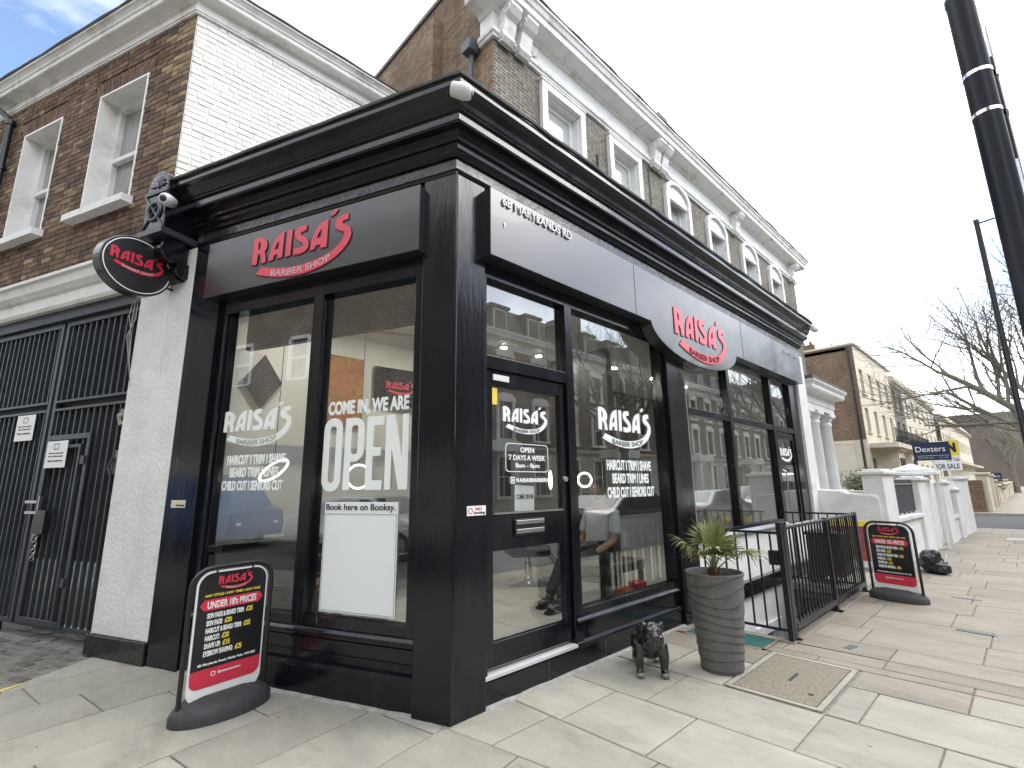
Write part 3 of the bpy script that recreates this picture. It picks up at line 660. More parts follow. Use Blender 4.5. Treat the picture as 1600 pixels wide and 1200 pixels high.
for i, (cx, cy, cz, R_, ang, tilt) in enumerate(((-.50,2.3,1.73,.15,None,.7), (.41,2.3,1.67,.13,-.75,-.15), (2.2,.5,1.6,.075,-.75,0), (1.63,.5,1.6,.085,.63,.45))):
    t = thing('ring_light', ['lit white ring light hanging before the services lettering', 'lit white ring light showing through the opening sign', 'round lit ring light hanging beside the shop door', 'lit ring light seen edge on behind the door glass'][i], 'ring light', (cx,cy,cz))
    if ang is None:
        vr, vf = Vector((math.sin(HEAD+.45), -math.cos(HEAD+.45), 0)), Vector((math.cos(HEAD+.45), math.sin(HEAD+.45), 0)); f2 = vr*math.cos(tilt)+Vector((0,0,1))*math.sin(tilt); f3 = (vf*.9+(Vector((0,0,1))*math.cos(tilt)-vr*math.sin(tilt))*.42).normalized()
    else:
        fx = Vector((math.cos(ang), math.sin(ang), 0)); fy = Vector((0,0,1)); f2 = fx*math.cos(tilt)+fy*math.sin(tilt); f3 = fy*math.cos(tilt)-fx*math.sin(tilt)
    MB().torus((0,0,0), R_, .011, 40, 8, f2, f3).build('led_ring', LEDM, t, smooth=True)
    MB().tube([(0,0,R_), (0,0,3.42-cz)], .004, 5).build('cable', BTXT, t)
for k, (sx, sy) in enumerate(((2.2,1.8),(2.9,1.8),(.3,1.5),(-.35,2.1),(.95,1.9),(4.4,1.5),(5.6,1.5),(6.8,1.5))):  # some are added, unseen, to brighten the wall behind the left window
    t = thing('ceiling_spot_and_fill', 'small recessed spotlight in the shop ceiling, one of a set partly added as fill', 'spotlight', (sx,sy,3.42), group='ceiling spotlights in the shop')
    MB().lathe([(.055,-.012),(.055,0)], 16).build('trim_ring', PLASTW, t); MB().lathe([(.038,-.016),(.038,-.012)], 16).build('lamp', mat('lamp_glow', (1,.94,.85), .5, emit=420.), t)
bn = thing('waiting_bench', 'dark padded bench inside the window beside the door', 'bench', (2.9,.8,.27))
MB().box(-.45,.45,-.3,.3,.26,.38).build('seat', LEATH, bn, bv=.03)
for a in (-.4,.4):
    for b in (-.25,.25): MB().box(a-.025,a+.025,b-.025,b+.025,0,.26).build('leg', IRON, bn)
for k,(bx,by,c) in enumerate(((3.05,.45,(.5,.03,.03)),(2.85,.5,(.5,.12,.03)))):
    o = MB().box(-.09,.09,-.07,.07,0,.16-.05*k).build('box', mat('red_card%d' % k, c, .5), loc=(bx,by,.27), bv=.006); tag(o, ['small red box on the floor inside the window','small orange carton on the floor inside the window'][k], 'box')
# seated customer: body grown with a skin modifier
def person():
    t = thing('person', 'seated person in a pale grey T-shirt and black trousers inside the window', 'person', (0,0,0))
    def skin(name, joints, edges, m, root=0, sub=2):
        joints = [((p[0], p[1], p[2]-.12*min(max((p[2]-.4)/.35, 0), 1)), r_) for p, r_ in joints]
        me = bpy.data.meshes.new(name); me.from_pydata([j[0] for j in joints], edges, []); me.materials.append(m)
        o = bpy.data.objects.new(name, me); COL.objects.link(o); o.parent = t
        sk = o.modifiers.new('skin', 'SKIN'); sk.use_smooth_shade = True
        for i, j in enumerate(joints):
            d = me.skin_vertices[0].data[i]; r_ = j[1]; d.radius = r_ if hasattr(r_, '__len__') else (r_, r_); d.use_root = (i == root)
        sb = o.modifiers.new('sub', 'SUBSURF'); sb.levels = sub; sb.render_levels = sub
        return o
    SKIN = mat('brown_skin', (.24,.14,.095), .55, bump=.05, bscale=90)
    X, Y = 2.74, .76
    J = [((X,Y,.88),.13), ((X+.04,Y,1.05),.135), ((X+.08,Y,1.25),.135), ((X+.09,Y,1.36),.075), ((X+.07,Y,1.44),.052), ((X+.05,Y,1.5),.06)]
    E_ = [(0,1),(1,2),(2,3),(3,4),(4,5)]
    def add(ch, at):
        p = at
        for q in ch: J.append(q); E_.append((p, len(J)-1)); p = len(J)-1
    for sy in (-1, 1):
        add([((X+.09,Y+sy*.17,1.32),.065), ((X+.04,Y+sy*.22,1.12),.05), ((X+.0,Y+sy*.22,1.02),.045), ((X-.25,Y+sy*.17,.92),.036), ((X-.34,Y+sy*.13,.9),.028)], 3)
        add([((X-.1,Y+sy*.1,.87),.095), ((X-.45,Y+sy*.13,.86),.075), ((X-.5,Y+sy*.13,.8),.065), ((X-.68-.06*(sy<0),Y+sy*.12-.02,.52),.052), ((X-.8-.1*(sy<0),Y+sy*.11-.02,.36),.042)], 0)
    body = skin('body', J, E_, SKIN)
    hb = MB().ball((X-.16,Y,1.63), (.095,.075,.12), 20, 14).ball((X-.25,Y,1.61), (.018,.014,.02), 8, 6).ball((X-.2,Y,1.55), (.05,.05,.05), 12, 8)
    for sy in (-1, 1): hb.ball((X-.14,Y+sy*.077,1.62), (.02,.01,.03), 8, 6)
    hb.build('head', SKIN, t, smooth=True, loc=(.17,0,-.12))
    ey = MB()
    for sy in (-1, 1): ey.ball((X-.242,Y+sy*.03,1.64), .011, 8, 6)
    ey.build('eyes', PLASTW, t, loc=(.17,0,-.12)); MB().ball((X-.246,Y,1.565), (.008,.024,.007), 8, 6).build('mouth', mat('lips', (.12,.04,.035), .5), t, loc=(.17,0,-.12))
    MB().ball((X-.14,Y,1.67), (.105,.085,.1), 18, 12).build('hair', mat('black_hair', (.01,.009,.009), .6, bump=.6, bscale=120), t, smooth=True, loc=(.17,0,-.12))
    TS = mat('pale_grey_cotton', (.5,.51,.52), .85, bump=.25, bscale=14, var=(.42,.43,.44), vscale=5)
    J = [((X,Y,.86),.172), ((X+.04,Y,1.05),.18), ((X+.075,Y,1.25),.182), ((X+.09,Y,1.36),.105), ((X+.085,Y,1.39),.07)]; E_ = [(0,1),(1,2),(2,3),(3,4)]
    for sy in (-1, 1): add([((X+.09,Y+sy*.18,1.32),.082), ((X+.045,Y+sy*.225,1.14),.072), ((X+.03,Y+sy*.225,1.08),.07)], 3)
    skin('tshirt', J, E_, TS)
    TR = mat('black_trousers', (.012,.012,.014), .8, bump=.3, bscale=16)
    J = [((X,Y,.88),.15)]; E_ = []
    for sy in (-1, 1): add([((X-.1,Y+sy*.1,.875),.112), ((X-.44,Y+sy*.13,.87),.09), ((X-.51,Y+sy*.13,.8),.082), ((X-.68-.06*(sy<0),Y+sy*.12-.02,.55),.07), ((X-.79-.1*(sy<0),Y+sy*.11-.02,.38),.062)], 0)
    skin('trousers', J, E_, TR)
    sh = MB()
    for sy in (-1, 1):
        cx, cy = X-.86-.1*(sy<0), Y+sy*.11-.02
        sh.ball((cx+.02,cy,.325), (.135,.048,.045), 14, 8).ball((cx+.08,cy,.35), (.06,.045,.065), 12, 8).box(cx-.11,cx+.14,cy-.04,cy+.04,.272,.3)
    sh.build('shoes', mat('black_shoe', (.012,.012,.012), .4), t, smooth=True)
    hd = MB()
    for sy in (-1, 1):
        hx, hy, hz = X-.38, Y+sy*.12, .9
        hd.ball((hx,hy,hz), (.05,.042,.018), 10, 6)
        for k in range(4): hd.tube([(hx-.03,hy+(-.028+k*.019),hz), (hx-.075,hy+(-.03+k*.02),hz-.004), (hx-.1-.008*(k in (1,2)),hy+(-.03+k*.02),hz-.02)], [.009,.0085,.007], 6)
        hd.tube([(hx+.01,hy-sy*.03,hz), (hx-.02,hy-sy*.062,hz-.005), (hx-.045,hy-sy*.07,hz-.012)], [.011,.009,.008], 6)
    hd.build('hands', SKIN, t, smooth=True, loc=(0,0,-.12))
person()

# ---------------------------------------------------------------- signs on the shop
sg = thing('fascia_sign', 'black box sign with red word mark over the window by the white pier', 'shop sign', (0,0,0), RL)
MB().box(-2.82,-.275,-.12,-.003,3.43,4.02).build('panel', PANEL, sg, bv=.004)
logo(-2.165, 3.448, 1.2, -.128, PINK, sg, WTXT, back=DKRED)
sg = thing('fascia_sign', 'long black box sign with a drooping oval and street address', 'shop sign')
ov = [(.24,3.41),(.24,4.03),(8.33,4.03),(8.33,3.41),(5.17,3.41)]+[(3.95+1.22*math.cos(q*PI/20), 3.43-.385*math.sin(q*PI/20)) for q in range(1,20)]+[(2.73,3.41)]
MB().plate(ov, -.16, -.003).build('panel', PANEL, sg, bv=.004)
for xx in (2.42, 5.45): MB().box(xx-.002,xx+.002,-.1625,-.1602,3.42,4.02).build('panel_joint', BTXT, sg)
logo(3.28, 3.12, 1.52, -.168, PINK, sg, WTXT, back=DKRED)
text('6B MARYLANDS RD', .37, 1.29, 3.905, 3.99, -.172, WTXT, sg, bold=.0, ext=.006)
text(',', .385, .405, 3.70, 3.75, -.165, WTXT, sg, bold=.01)
text('020 7289 1732', 7.4, 8.22, 3.86, 3.92, -.166, GTXT, sg, bold=.0)
# projecting oval sign: stands at right angles to the left facade
os_ = thing('projecting_sign', 'oval black projecting sign with red word mark and white border', 'shop sign', lp(3.4, .43, 3.76), RL+PI/2)
# in this frame x runs from the street towards the wall... the lettered face looks along -y
def ell(a, b, n=48): return [(a*math.cos(2*PI*k/n), b*math.sin(2*PI*k/n)) for k in range(n)]
MB().plate(ell(.335,.3), 0, .12).build('drum', PANEL, os_, bv=.006)
me = outline_mesh([ell(.313,.278), ell(.303,.268)], .001); me.transform(Matrix.Translation((0,-.003,0))); link(me, 'border', WTXT, os_)
logo(-.255, -.08, .5, -.004, RED, os_, WTXT)
mb = MB()
for zz in (-.1, .16): mb.tube([(.28,.06,zz),(.4,.06,zz)], .012, 8).box(.395,.425,.02,.1,zz-.05,zz+.05)
mb.build('wall_bracket', mat('rusty_black_steel', (.03,.028,.027), .6, var=(.09,.06,.05), vscale=20), os_)
mb = MB()
for k in range(3): mb.tube([(.06+.02*k,.1,-.3),(.05+.03*k,.11,-.5),(.1-.02*k,.12,-.7),(.13+.02*k,.14,-1.0-.1*k)], .004, 5)
mb.build('loose_cable', mat('grey_cable', (.35,.34,.33), .6), os_)
# vinyl lettering on the glass
GY = .058
d = thing('window_decal', 'white vinyl word mark and list of services on the pane by the white pier', 'window lettering', (0,0,0), RL)
logo(-2.555, 1.935, .86, GY, WVIN, d, GTXT)
text('HAIRCUT I TRIM I SHAVE', -2.46, -1.73, 1.77, 1.86, GY, WVIN, d, bold=.035); text('BEARD TRIM I LINES', -2.41, -1.8, 1.655, 1.745, GY, WVIN, d, bold=.035)
text('CHILD CUT I SENIORS CUT', -2.5, -1.74, 1.535, 1.625, GY, WVIN, d, bold=.035)
d = thing('window_decal', 'large white vinyl words telling that the shop is open', 'window lettering', (0,0,0), RL)
text('COME IN, WE ARE', -1.27, -.44, 2.14, 2.28, GY, WVIN, d, bold=.04)
# tall condensed letters built from outlines
def rr(x0, x1, z0, z1, r, n=6):
    o = []
    for cx, cz, a in ((x1-r,z1-r,0),(x0+r,z1-r,90),(x0+r,z0+r,180),(x1-r,z0+r,270)):
        for k in range(n+1): q = rad(a+90*k/n); o.append((cx+r*math.cos(q), cz+r*math.sin(q)))
    return o
z0, z1, st = 1.53, 2.125, .066
polys = [rr(-1.3,-1.1,z0-.01,z1+.01,.095), rr(-1.3+st,-1.1-st,z0+.06,z1-.06,.032)]
x = -1.07
pb = [(x,z0),(x+st,z0),(x+st,z0+.23)]+[(x+.1+.1*math.cos(rad(q)), z0+.33+.1*math.sin(rad(q))) for q in range(-90,1,15)]+[(x+.1+.1*math.cos(rad(q)), z1-.1+.1*math.sin(rad(q))) for q in range(0,91,15)]+[(x,z1)]
polys += [pb, rr(x+st,x+.2-st,z0+.29,z1-.06,.03)]
x = -.845; polys.append([(x,z0),(x+.165,z0),(x+.165,z0+.075),(x+st,z0+.075),(x+st,z0+.27),(x+.145,z0+.27),(x+.145,z0+.34),(x+st,z0+.34),(x+st,z1-.075),(x+.165,z1-.075),(x+.165,z1),(x,z1)])
x = -.655; polys.append([(x,z0),(x+.06,z0),(x+.06,z0+.33),(x+.135,z0),(x+.22,z0),(x+.22,z1),(x+.16,z1),(x+.16,z0+.25),(x+.085,z1),(x,z1)])
for grp in (polys[:2], polys[2:4], polys[4:5], polys[5:]):
    me = outline_mesh(grp, .0012); me.transform(Matrix.Translation((0,GY,0))); link(me, 'letter', WVIN, d)
d = thing('booking_poster', 'white poster with a black booking line low on the glass', 'poster', (0,0,0), RL)
MB().box(-1.24,-.512,GY-.001,GY+.003,.59,1.435).build('sheet', mat('poster_sheet', (.8,.83,.84), .55), d)
wd = 'Book here on Booksy.'.split(' '); ext_ = lambda s_: (lambda v: (min(c.co.x for c in v), max(c.co.x for c in v), min(c.co.y for c in v), max(c.co.y for c in v)))(text_raw(s_, .01).vertices)
A_ = ext_('Book here on Booksy.'); fx_ = lambda v: -1.225+.69*(v-A_[0])/(A_[1]-A_[0]); fz_ = lambda v: 1.355+.065*(v-A_[2])/(A_[3]-A_[2])
for i, w_ in enumerate(wd):
    e = ext_(w_); hi = ext_(' '.join(wd[:i+1]))[1]; text(w_, fx_(hi-(e[1]-e[0])), fx_(hi), fz_(e[2]), fz_(e[3]), GY-.003, BTXT, d, bold=.01)
me = outline_mesh([[(-1.232,.6),(-.52,.6),(-.52,1.343),(-1.232,1.343)],[(-1.226,.606),(-.526,.606),(-.526,1.337),(-1.226,1.337)]], .0006); me.transform(Matrix.Translation((0,GY-.003,0))); link(me, 'printed_border', GTXT, d)
GD = .047
d = thing('window_decal', 'white vinyl word mark, opening hours and handle name on the door glass', 'window lettering')
logo(.55, 1.985, .55, GD, WVIN, d, GTXT)
me = outline_mesh([rr(.575,1.1,1.66,1.9,.04), rr(.581,1.094,1.666,1.894,.036)], .001); me.transform(Matrix.Translation((0,GD,0))); link(me, 'hours_border', WVIN, d)
text('OPEN', .75, .92, 1.825, 1.87, GD, WVIN, d, bold=.02); text('7 DAYS A WEEK', .615, 1.06, 1.758, 1.803, GD, WVIN, d, bold=.015); text('8am - 8pm', .69, .985, 1.685, 1.735, GD, WVIN, d, bold=.015)
text('RAISASBARBERS', .7, 1.1, 1.575, 1.61, GD, WVIN, d, bold=.025)
me = outline_mesh([rr(.63,.68,1.565,1.62,.012), rr(.638,.672,1.573,1.612,.008), ell(.0,.0,3) if False else [(.655+.01*math.cos(k*PI/6), 1.592+.01*math.sin(k*PI/6)) for k in range(12)]], .001); me.transform(Matrix.Translation((0,GD,0))); link(me, 'camera_icon', WVIN, d)
d = thing('window_decal', 'large white vinyl word mark and list of services beside the door', 'window lettering')
logo(1.9, 1.93, 1.02, GY, WVIN, d, GTXT)
text('HAIRCUT I TRIM I SHAVE', 2.01, 2.86, 1.69, 1.8, GY, WVIN, d, bold=.035); text('BEARD TRIM I LINES', 2.1, 2.8, 1.555, 1.66, GY, WVIN, d, bold=.035); text('CHILD CUT I SENIORS CUT', 2.0, 2.9, 1.41, 1.52, GY, WVIN, d, bold=.035)
d = thing('window_decal', 'small white vinyl word mark on the second door over the basement area', 'window lettering')
logo(7.2, 1.9, .6, .038, WVIN, d)
cs = thing('hanging_card', 'white card on a string behind the door glass', 'card', (.83,.085,1.44), rad(0))
MB().plate([(-.12,-.1),(.115,-.115),(.12,.1),(-.115,.115)], 0, .003).build('card', WTXT, cs); text('COME ON IN', -.105, .105, -.005, .035, -.002, BTXT, cs, bold=.02)
MB().tube([(-.06,.0,.11),(.0,.0,.17),(.06,0,.105)], .002, 4).build('string', STEEL, cs)
o = MB().box(.427,.487,.047,.051,2.21,2.35).build('yellow_sticker', YTXT, None); tag(o, 'yellow hygiene sticker in the top corner of the door glass', 'sticker')
ns = thing('no_smoking_sign', 'small white no smoking plate on the corner pilaster', 'sign', (.185,-.048,1.37))
MB().box(-.09,.09,-.003,.001,-.035,.035).build('plate', WTXT, ns); text('NO', -.01, .05, .003, .024, -.004, RED, ns); text('Smoking', -.025, .08, -.028, -.006, -.004, BTXT, ns)
me = outline_mesh([ell(.022,.022,20), ell(.016,.016,20)], .0006); me.transform(Matrix.Translation((-.058,-.004,0))); link(me, 'ban_ring', RED, ns)
ns = thing('no_smoking_sign', 'cream no smoking plate on the end pilaster by the white pier', 'sign', lp(3.095-.17,.046,1.42), RL)
MB().box(-.1,.1,-.003,.001,-.035,.035).build('plate', mat('cream_plate', (.62,.58,.46), .5), ns); text('Smoking', -.02, .09, -.025, -.003, -.004, BTXT, ns)
# cameras
def dome(loc, d, label):
    d = Vector(d).normalized(); t = thing('security_camera', label, 'security camera', loc); q = d.to_track_quat('Z','Y')
    b = MB().lathe([(.045,-.1),(.055,-.09),(.062,-.03),(.065,.0),(.06,.04),(.045,.062),(.03,.07)], 24).build('housing', PLASTW, t, smooth=True); b.rotation_euler = q.to_euler()
    l = MB().lathe([(.038,.055),(.036,.068),(.02,.078),(.004,.081)], 20).build('lens', mat('lens_black', (.01,.01,.012), .08, spec=.9), b, smooth=True)
    return t
dome((*(mitre(.33)+Vector((.03,0))), 4.58), (.75,-.6,-.2), 'white dome security camera at the cornice corner')
dome(lp(3.14,.4,4.45), (-.6,-.75,-.25), 'white security camera beside the cornice bracket')
dome((8.9,-.36,4.6), (.9,-.2,-.1), 'white security camera at the far end of the shop cornice')

# ---------------------------------------------------------------- price boards
def price_board(loc, rz, label):
    t = thing('pavement_price_board', label, 'pavement sign', loc, rz)
    # base: rubber half-moon block; x across the board
    pl = [( -.31,-.12),(.31,-.12),(.33,-.02),(.3,.1),(.2,.17),(0,.2),(-.2,.17),(-.3,.1),(-.33,-.02)]
    mb = MB(); n = 28; rings = []
    for (k, z) in ((1,0),(1.,.05),(.93,.085),(.8,.11),(.4,.125)):
        rings.append([(.34*k*math.cos(2*PI*i/n)*(1 if abs(math.cos(2*PI*i/n)) < .98 else 1), .2*k*math.sin(2*PI*i/n), z + (.0 if k > .95 else .02*(1-k))) for i in range(n)])
    v = [p for r_ in rings for p in r_]; f = [(a*n+i, a*n+(i+1)%n, (a+1)*n+(i+1)%n, (a+1)*n+i) for a in range(len(rings)-1) for i in range(n)]+[tuple(range(n))[::-1], tuple(range(4*n,5*n))]
    mb.add(v, f); mb.build('base', RUBBER, t, smooth=True)
    fp = [(-.29,0,.03),(-.29,0,.86)]+[(-.29+.13*(1-math.cos(rad(a))),0,.86+.13*math.sin(rad(a))) for a in (22,45,68,90)]+[(.29-.13*(1-math.cos(rad(a))),0,.86+.13*math.sin(rad(a))) for a in (90,68,45,22)]+[(.29,0,.86),(.29,0,.03)]
    MB().tube(fp, .0165, 10).build('frame', mat('black_powder_coat', (.014,.014,.015), .28), t, smooth=True)
    W = [rr(-.255,.255,.09,.965,.1)]
    p = MB().plate(W[0], -.006, .006).build('panel', WTXT, t)
    me = outline_mesh([rr(-.243,.243,.215,.953,.09)], .0008); me.transform(Matrix.Translation((0,-.008,0))); link(me, 'black_print', mat('board_black', (.012,.012,.014), .25), p)
    me = outline_mesh([[(-.243,.31),(.243,.31),(.243,.26)]+[(.188+.055*math.cos(rad(a)), .245+.055*math.sin(rad(a))-.0) for a in (-20,-45,-70,-90)]+[(-.188+.055*math.cos(rad(a)), .245+.055*math.sin(rad(a))) for a in (-90,-110,-135,-160)]+[(-.243,.26)]], .0008); me.transform(Matrix.Translation((0,-.0095,0))); link(me, 'red_footer', RED, p)
    logo(-.115, .825, .25, -.0105, RED, p, WTXT)
    text('ANY STYLE I ANY TIME I ANY ONE', -.2, .2, .79, .808, -.0105, YTXT, p, bold=.03)
    me = outline_mesh([[(-.225,.735),(-.195,.772),(.195,.772),(.225,.735),(.195,.698),(-.195,.698)]], .0008); me.transform(Matrix.Translation((0,-.0095,0))); link(me, 'red_banner', RED, p)
    text("UNDER 18's PRICES", -.175, .175, .709, .76, -.0115, WTXT, p, bold=.03)
    rows = (('SKIN FADE & BEARD TRIM:', '£25', .26), ('SKIN FADE:', '£20', .11), ('HAIRCUT & BEARD TRIM:', '£25', .25), ('HAIRCUT:', '£20', .1), ('SHAPE UP:', '£15', .11), ('EYEBROW SHAPING:', '£5', .2))
    for i, (a, b, w) in enumerate(rows):
        z = .643-i*.05; text(a, -.17, -.17+w, z, z+.036, -.0105, WTXT, p, bold=.04); text(b, -.17+w+.015, -.17+w+.065, z, z+.036, -.0105, YTXT, p, bold=.04)
    text('6B Marylands Road, Maida Vale, W9 2SE', -.2, .2, .33, .35, -.0105, WTXT, p, bold=.03)
    text('@raisasbarbers', -.06, .1, .26, .278, -.0115, WTXT, p, bold=.02)
    me = outline_mesh([rr(-.105,-.075,.254,.284,.007), rr(-.1,-.08,.259,.279,.005)], .0008); me.transform(Matrix.Translation((0,-.0115,0))); link(me, 'camera_icon', WTXT, p)
    for sx in (-.13, .13): MB().tube([(sx,0,.99),(sx,-.012,.96),(sx,0,.945)], .007, 6).build('hanger_clip', IRON, t)
    return t
price_board((-1.03,1.335,0), rad(11), 'black pavement price board on a rubber base before the left window')
price_board((6.25,-1.48,0), rad(-106), 'black pavement price board on a rubber base past the railings')

# ---------------------------------------------------------------- planter, palm, bulldog, bag
pt = thing('planter', 'tall tapered grey planter with wavy horizontal ridges', 'planter', (2.22,-.87,0))
n = 48; mb = MB(); prof_ = []
rows = 110
for j in range(rows+1):
    h = j/rows
    for k in range(n):
        q = 2*PI*k/n; z = h*.77
        w = (h*9.5 + .45*math.sin(q+.7+h*5) + .16*math.sin(2*q+h*9)) % 1.0
        R_ = .163 + .072*h**.9 + .009*(1-w)
        if j == rows: R_ = .243
        mb.v.append((R_*math.cos(q), R_*math.sin(q), z))
for j in range(rows):
    for k in range(n): k2 = (k+1)%n; mb.f.append((j*n+k, j*n+k2, (j+1)*n+k2, (j+1)*n+k))
top = rows*n
for (R_, z) in ((.245,.775),(.242,.785),(.228,.785),(.222,.77),(.215,.66)):
    b0 = len(mb.v)
    for k in range(n): q = 2*PI*k/n; mb.v.append((R_*math.cos(q), R_*math.sin(q), z))
    for k in range(n): k2 = (k+1)%n; mb.f.append((top+k, top+k2, b0+k2, b0+k))
    top = b0
mb.f.append(tuple(range(n))[::-1])
mb.build('pot', mat('grey_fibreclay', (.105,.1,.095), .75, var=(.14,.135,.13), vscale=9, bump=.2, bscale=45, stain=(.075,.07,.066), sscale=3), pt, smooth=True, recalc=False)
mb = MB()
for k in range(9): mb.ball((RN.uniform(-.1,.1),RN.uniform(-.1,.1),.69), (.09,.09,.035), 10, 6)
mb.lathe([(.218,.66),(.215,.69),(.15,.71),(.02,.72)], 28); mb.build('soil', mat('dry_soil', (.075,.05,.035), .95, var=(.14,.1,.07), vscale=25, bump=.9, bscale=60), pt)
pm = thing('fan_palm', 'young fan palm with split green leaves growing in the planter', 'palm', (2.22,-.87,.7))
mb = MB(); mb.tube([(0,0,-.02),(.01,0,.06),(.0,.01,.12)], [.035,.04,.02], 10)
for k in range(26):
    a = RN.uniform(0,2*PI); mb.tube([(.03*math.cos(a),.03*math.sin(a),.0),(.05*math.cos(a),.05*math.sin(a),.09+RN.uniform(0,.03))], [.008,.003], 4)
mb.build('trunk', mat('palm_fibre', (.11,.065,.035), .95, bump=.8, bscale=80), pm)
LEAF = mat('palm_leaf', (.135,.165,.04), .4, var=(.24,.25,.085), vscale=6, bump=.1, bscale=60, rnd=.2)
LEAFD = mat('palm_petiole', (.13,.14,.05), .5)
view_r = Vector((math.sin(HEAD), -math.cos(HEAD), 0)); view_f = Vector((math.cos(HEAD), math.sin(HEAD), 0))
def fan_leaf(dirx, diry, up, length, size, nleaf=26, droop=.25, spread=180):
    """petiole leaning along the given plan direction with a fan of narrow split blades"""
    d = Vector((dirx, diry, 0)); base = Vector((0,0,.08)); tip = base + d*length*.8 + Vector((0,0,up))
    mid = base.lerp(tip, .5)+Vector((0,0,.03)); MB().tube([base, mid, tip], [.007,.005,.004], 6).build('petiole', LEAFD, pm)
    ax = (tip-mid).normalized(); side = ax.cross(Vector((0,0,1))); side = side.normalized() if side.length > .1 else Vector((1,0,0)); nrm = side.cross(ax).normalized()
    mb = MB()
    for k in range(nleaf):
        a = rad(-spread/2 + spread*k/(nleaf-1)) + RN.uniform(-.04,.04); dd = ax*math.cos(a)+side*math.sin(a); L_ = size*(1-.28*abs(a)/1.4)*RN.uniform(.88,1.05)
        wv = nrm.cross(dd).normalized(); pts = []
        dr = droop*RN.uniform(.5,1.6)
        for j, (t_, w_) in enumerate(((0,.003),(.25,.0085),(.55,.009),(.8,.005),(1,.0008))):
            c = tip + dd*(L_*t_) + Vector((0,0,-dr*L_*t_**2.2)) ; pts.append((c+wv*w_+nrm*.003, c-nrm*.0, c-wv*w_+nrm*.003))
        b0 = len(mb.v)
        for tr in pts: mb.v += [tuple(q) for q in tr]
        for j in range(4):
            for s_ in (0,1): mb.f.append((b0+j*3+s_, b0+j*3+s_+1, b0+(j+1)*3+s_+1, b0+(j+1)*3+s_))
    o = mb.build('fan_leaf', LEAF, pm, recalc=False, smooth=True)
    return o
for (sx, fy, up, ln, sz, dr) in ((-.75,.1,.22,.3,.27,.45), (-.35,.1,.24,.2,.32,.2), (.0,-.1,.22,.12,.34,.1), (.3,.1,.22,.2,.32,.15), (.55,-.1,.2,.24,.28,.3), (.95,.15,.16,.42,.24,.5), (-.15,-.6,.16,.22,.28,.35), (.05,.5,.24,.2,.3,.2), (-.5,-.35,.16,.26,.28,.4), (.35,-.5,.16,.24,.27,.35)):
    dv = view_r*sx + view_f*fy; fan_leaf(dv.x, dv.y, up, ln, sz, droop=dr)
# bulldog statue: ellipsoids fused by a voxel remesh into one body; faces the camera side
dg = thing('bulldog_statue', 'glossy black bulldog statue with silvery paws on the paving', 'statue', (1.75,-.46,0), rad(-140))
dg.scale = (1.0, .9, 1.05)
GLB = mat('glossy_black_resin', (.012,.012,.013), .14, spec=.7, bump=.12, bscale=26, coat=.4)
SIL = mat('silvered_claw', (.5,.5,.5), .25, metal=.9)
Rm = lambda ax, a: Matrix.Rotation(rad(a), 3, ax)
# local: x forward (nose), y left, z up
mb = MB()
mb.ball((.05,0,.21),(.12,.115,.105),20,14).ball((-.13,0,.215),(.15,.095,.09),20,14).ball((-.24,0,.22),(.085,.09,.085),18,12)
mb.ball((.13,0,.265),(.085,.095,.095),18,12).ball((.15,.02,.335),(.085,.085,.07),20,14)
for s_ in (-1,1):
    mb.ball((.205,s_*.045+.02,.29),(.045,.042,.045),14,10).ball((.13,s_*.08+.02,.375),(.022,.03,.028),12,8,Rm('X',s_*30)).ball((.205,s_*.04+.02,.36),(.025,.03,.018),12,8)
    mb.tube([(.09,s_*.095,.22),(.11,s_*.115,.13),(.11,s_*.11,.05),(.115,s_*.11,.025)], [.062,.047,.035,.037], 14).ball((.135,s_*.11,.025),(.045,.036,.027),14,8)
    mb.tube([(-.23,s_*.075,.2),(-.2,s_*.1,.13),(-.26,s_*.1,.08),(-.25,s_*.1,.025)], [.065,.045,.028,.03], 14).ball((-.23,s_*.1,.023),(.042,.033,.025),14,8)
mb.ball((.235,.02,.315),(.03,.045,.03),14,10).ball((.22,.02,.265),(.035,.05,.025),14,10).ball((-.33,0,.25),(.03,.02,.02),10,8)
for k in range(4): mb.tube([(.17-.02*k,-.085,.25-.025*k),(.2-.02*k,0,.225-.025*k),(.17-.02*k,.085,.25-.025*k)], .012, 8)
for k in range(5): mb.tube([(.09-.02*k,-.06,.335-.012*k),(.1-.02*k,.02,.385-.018*k),(.09-.02*k,.09,.335-.012*k)], .011, 8)
body = mb.build('body', GLB, dg, recalc=True)
rm = body.modifiers.new('remesh', 'REMESH'); rm.mode = 'VOXEL'; rm.voxel_size = .006; rm.use_smooth_shade = True
sm = body.modifiers.new('smooth', 'SMOOTH'); sm.iterations = 3; sm.factor = .5
for s_ in (-1,1):
    for (px, py) in ((.165,s_*.11),(-.2,s_*.1)):
        pw = MB()
        for k in (-1.2,-.4,.4,1.2): pw.ball((px+.012-.006*abs(k),py+k*.019,.022),(.016,.0085,.018),10,8)
        pw.build('claws', SIL, dg, smooth=True)
ey = MB()
for s_ in (-1,1): ey.ball((.222,.02+s_*.04,.338),.011,10,8)
ey.build('eyes', mat('eye_gloss', (.05,.045,.04), .05), dg, smooth=True)
rb = thing('rubbish_bag', 'black rucksack-like bag slumped by the white garden wall', 'bag', (9.1,-1.55,0), rad(20))
mb = MB().ball((0,0,.14),(.3,.2,.17),18,12).ball((-.12,.05,.25),(.2,.15,.14),16,10).ball((.22,-.08,.09),(.2,.16,.1),14,10).ball((-.2,-.05,.1),(.16,.15,.12),14,10)
b = mb.build('bag', mat('black_nylon', (.014,.015,.018), .4, bump=.5, bscale=9), rb); md = b.modifiers.new('remesh','REMESH'); md.mode = 'VOXEL'; md.voxel_size = .016; md.use_smooth_shade = True
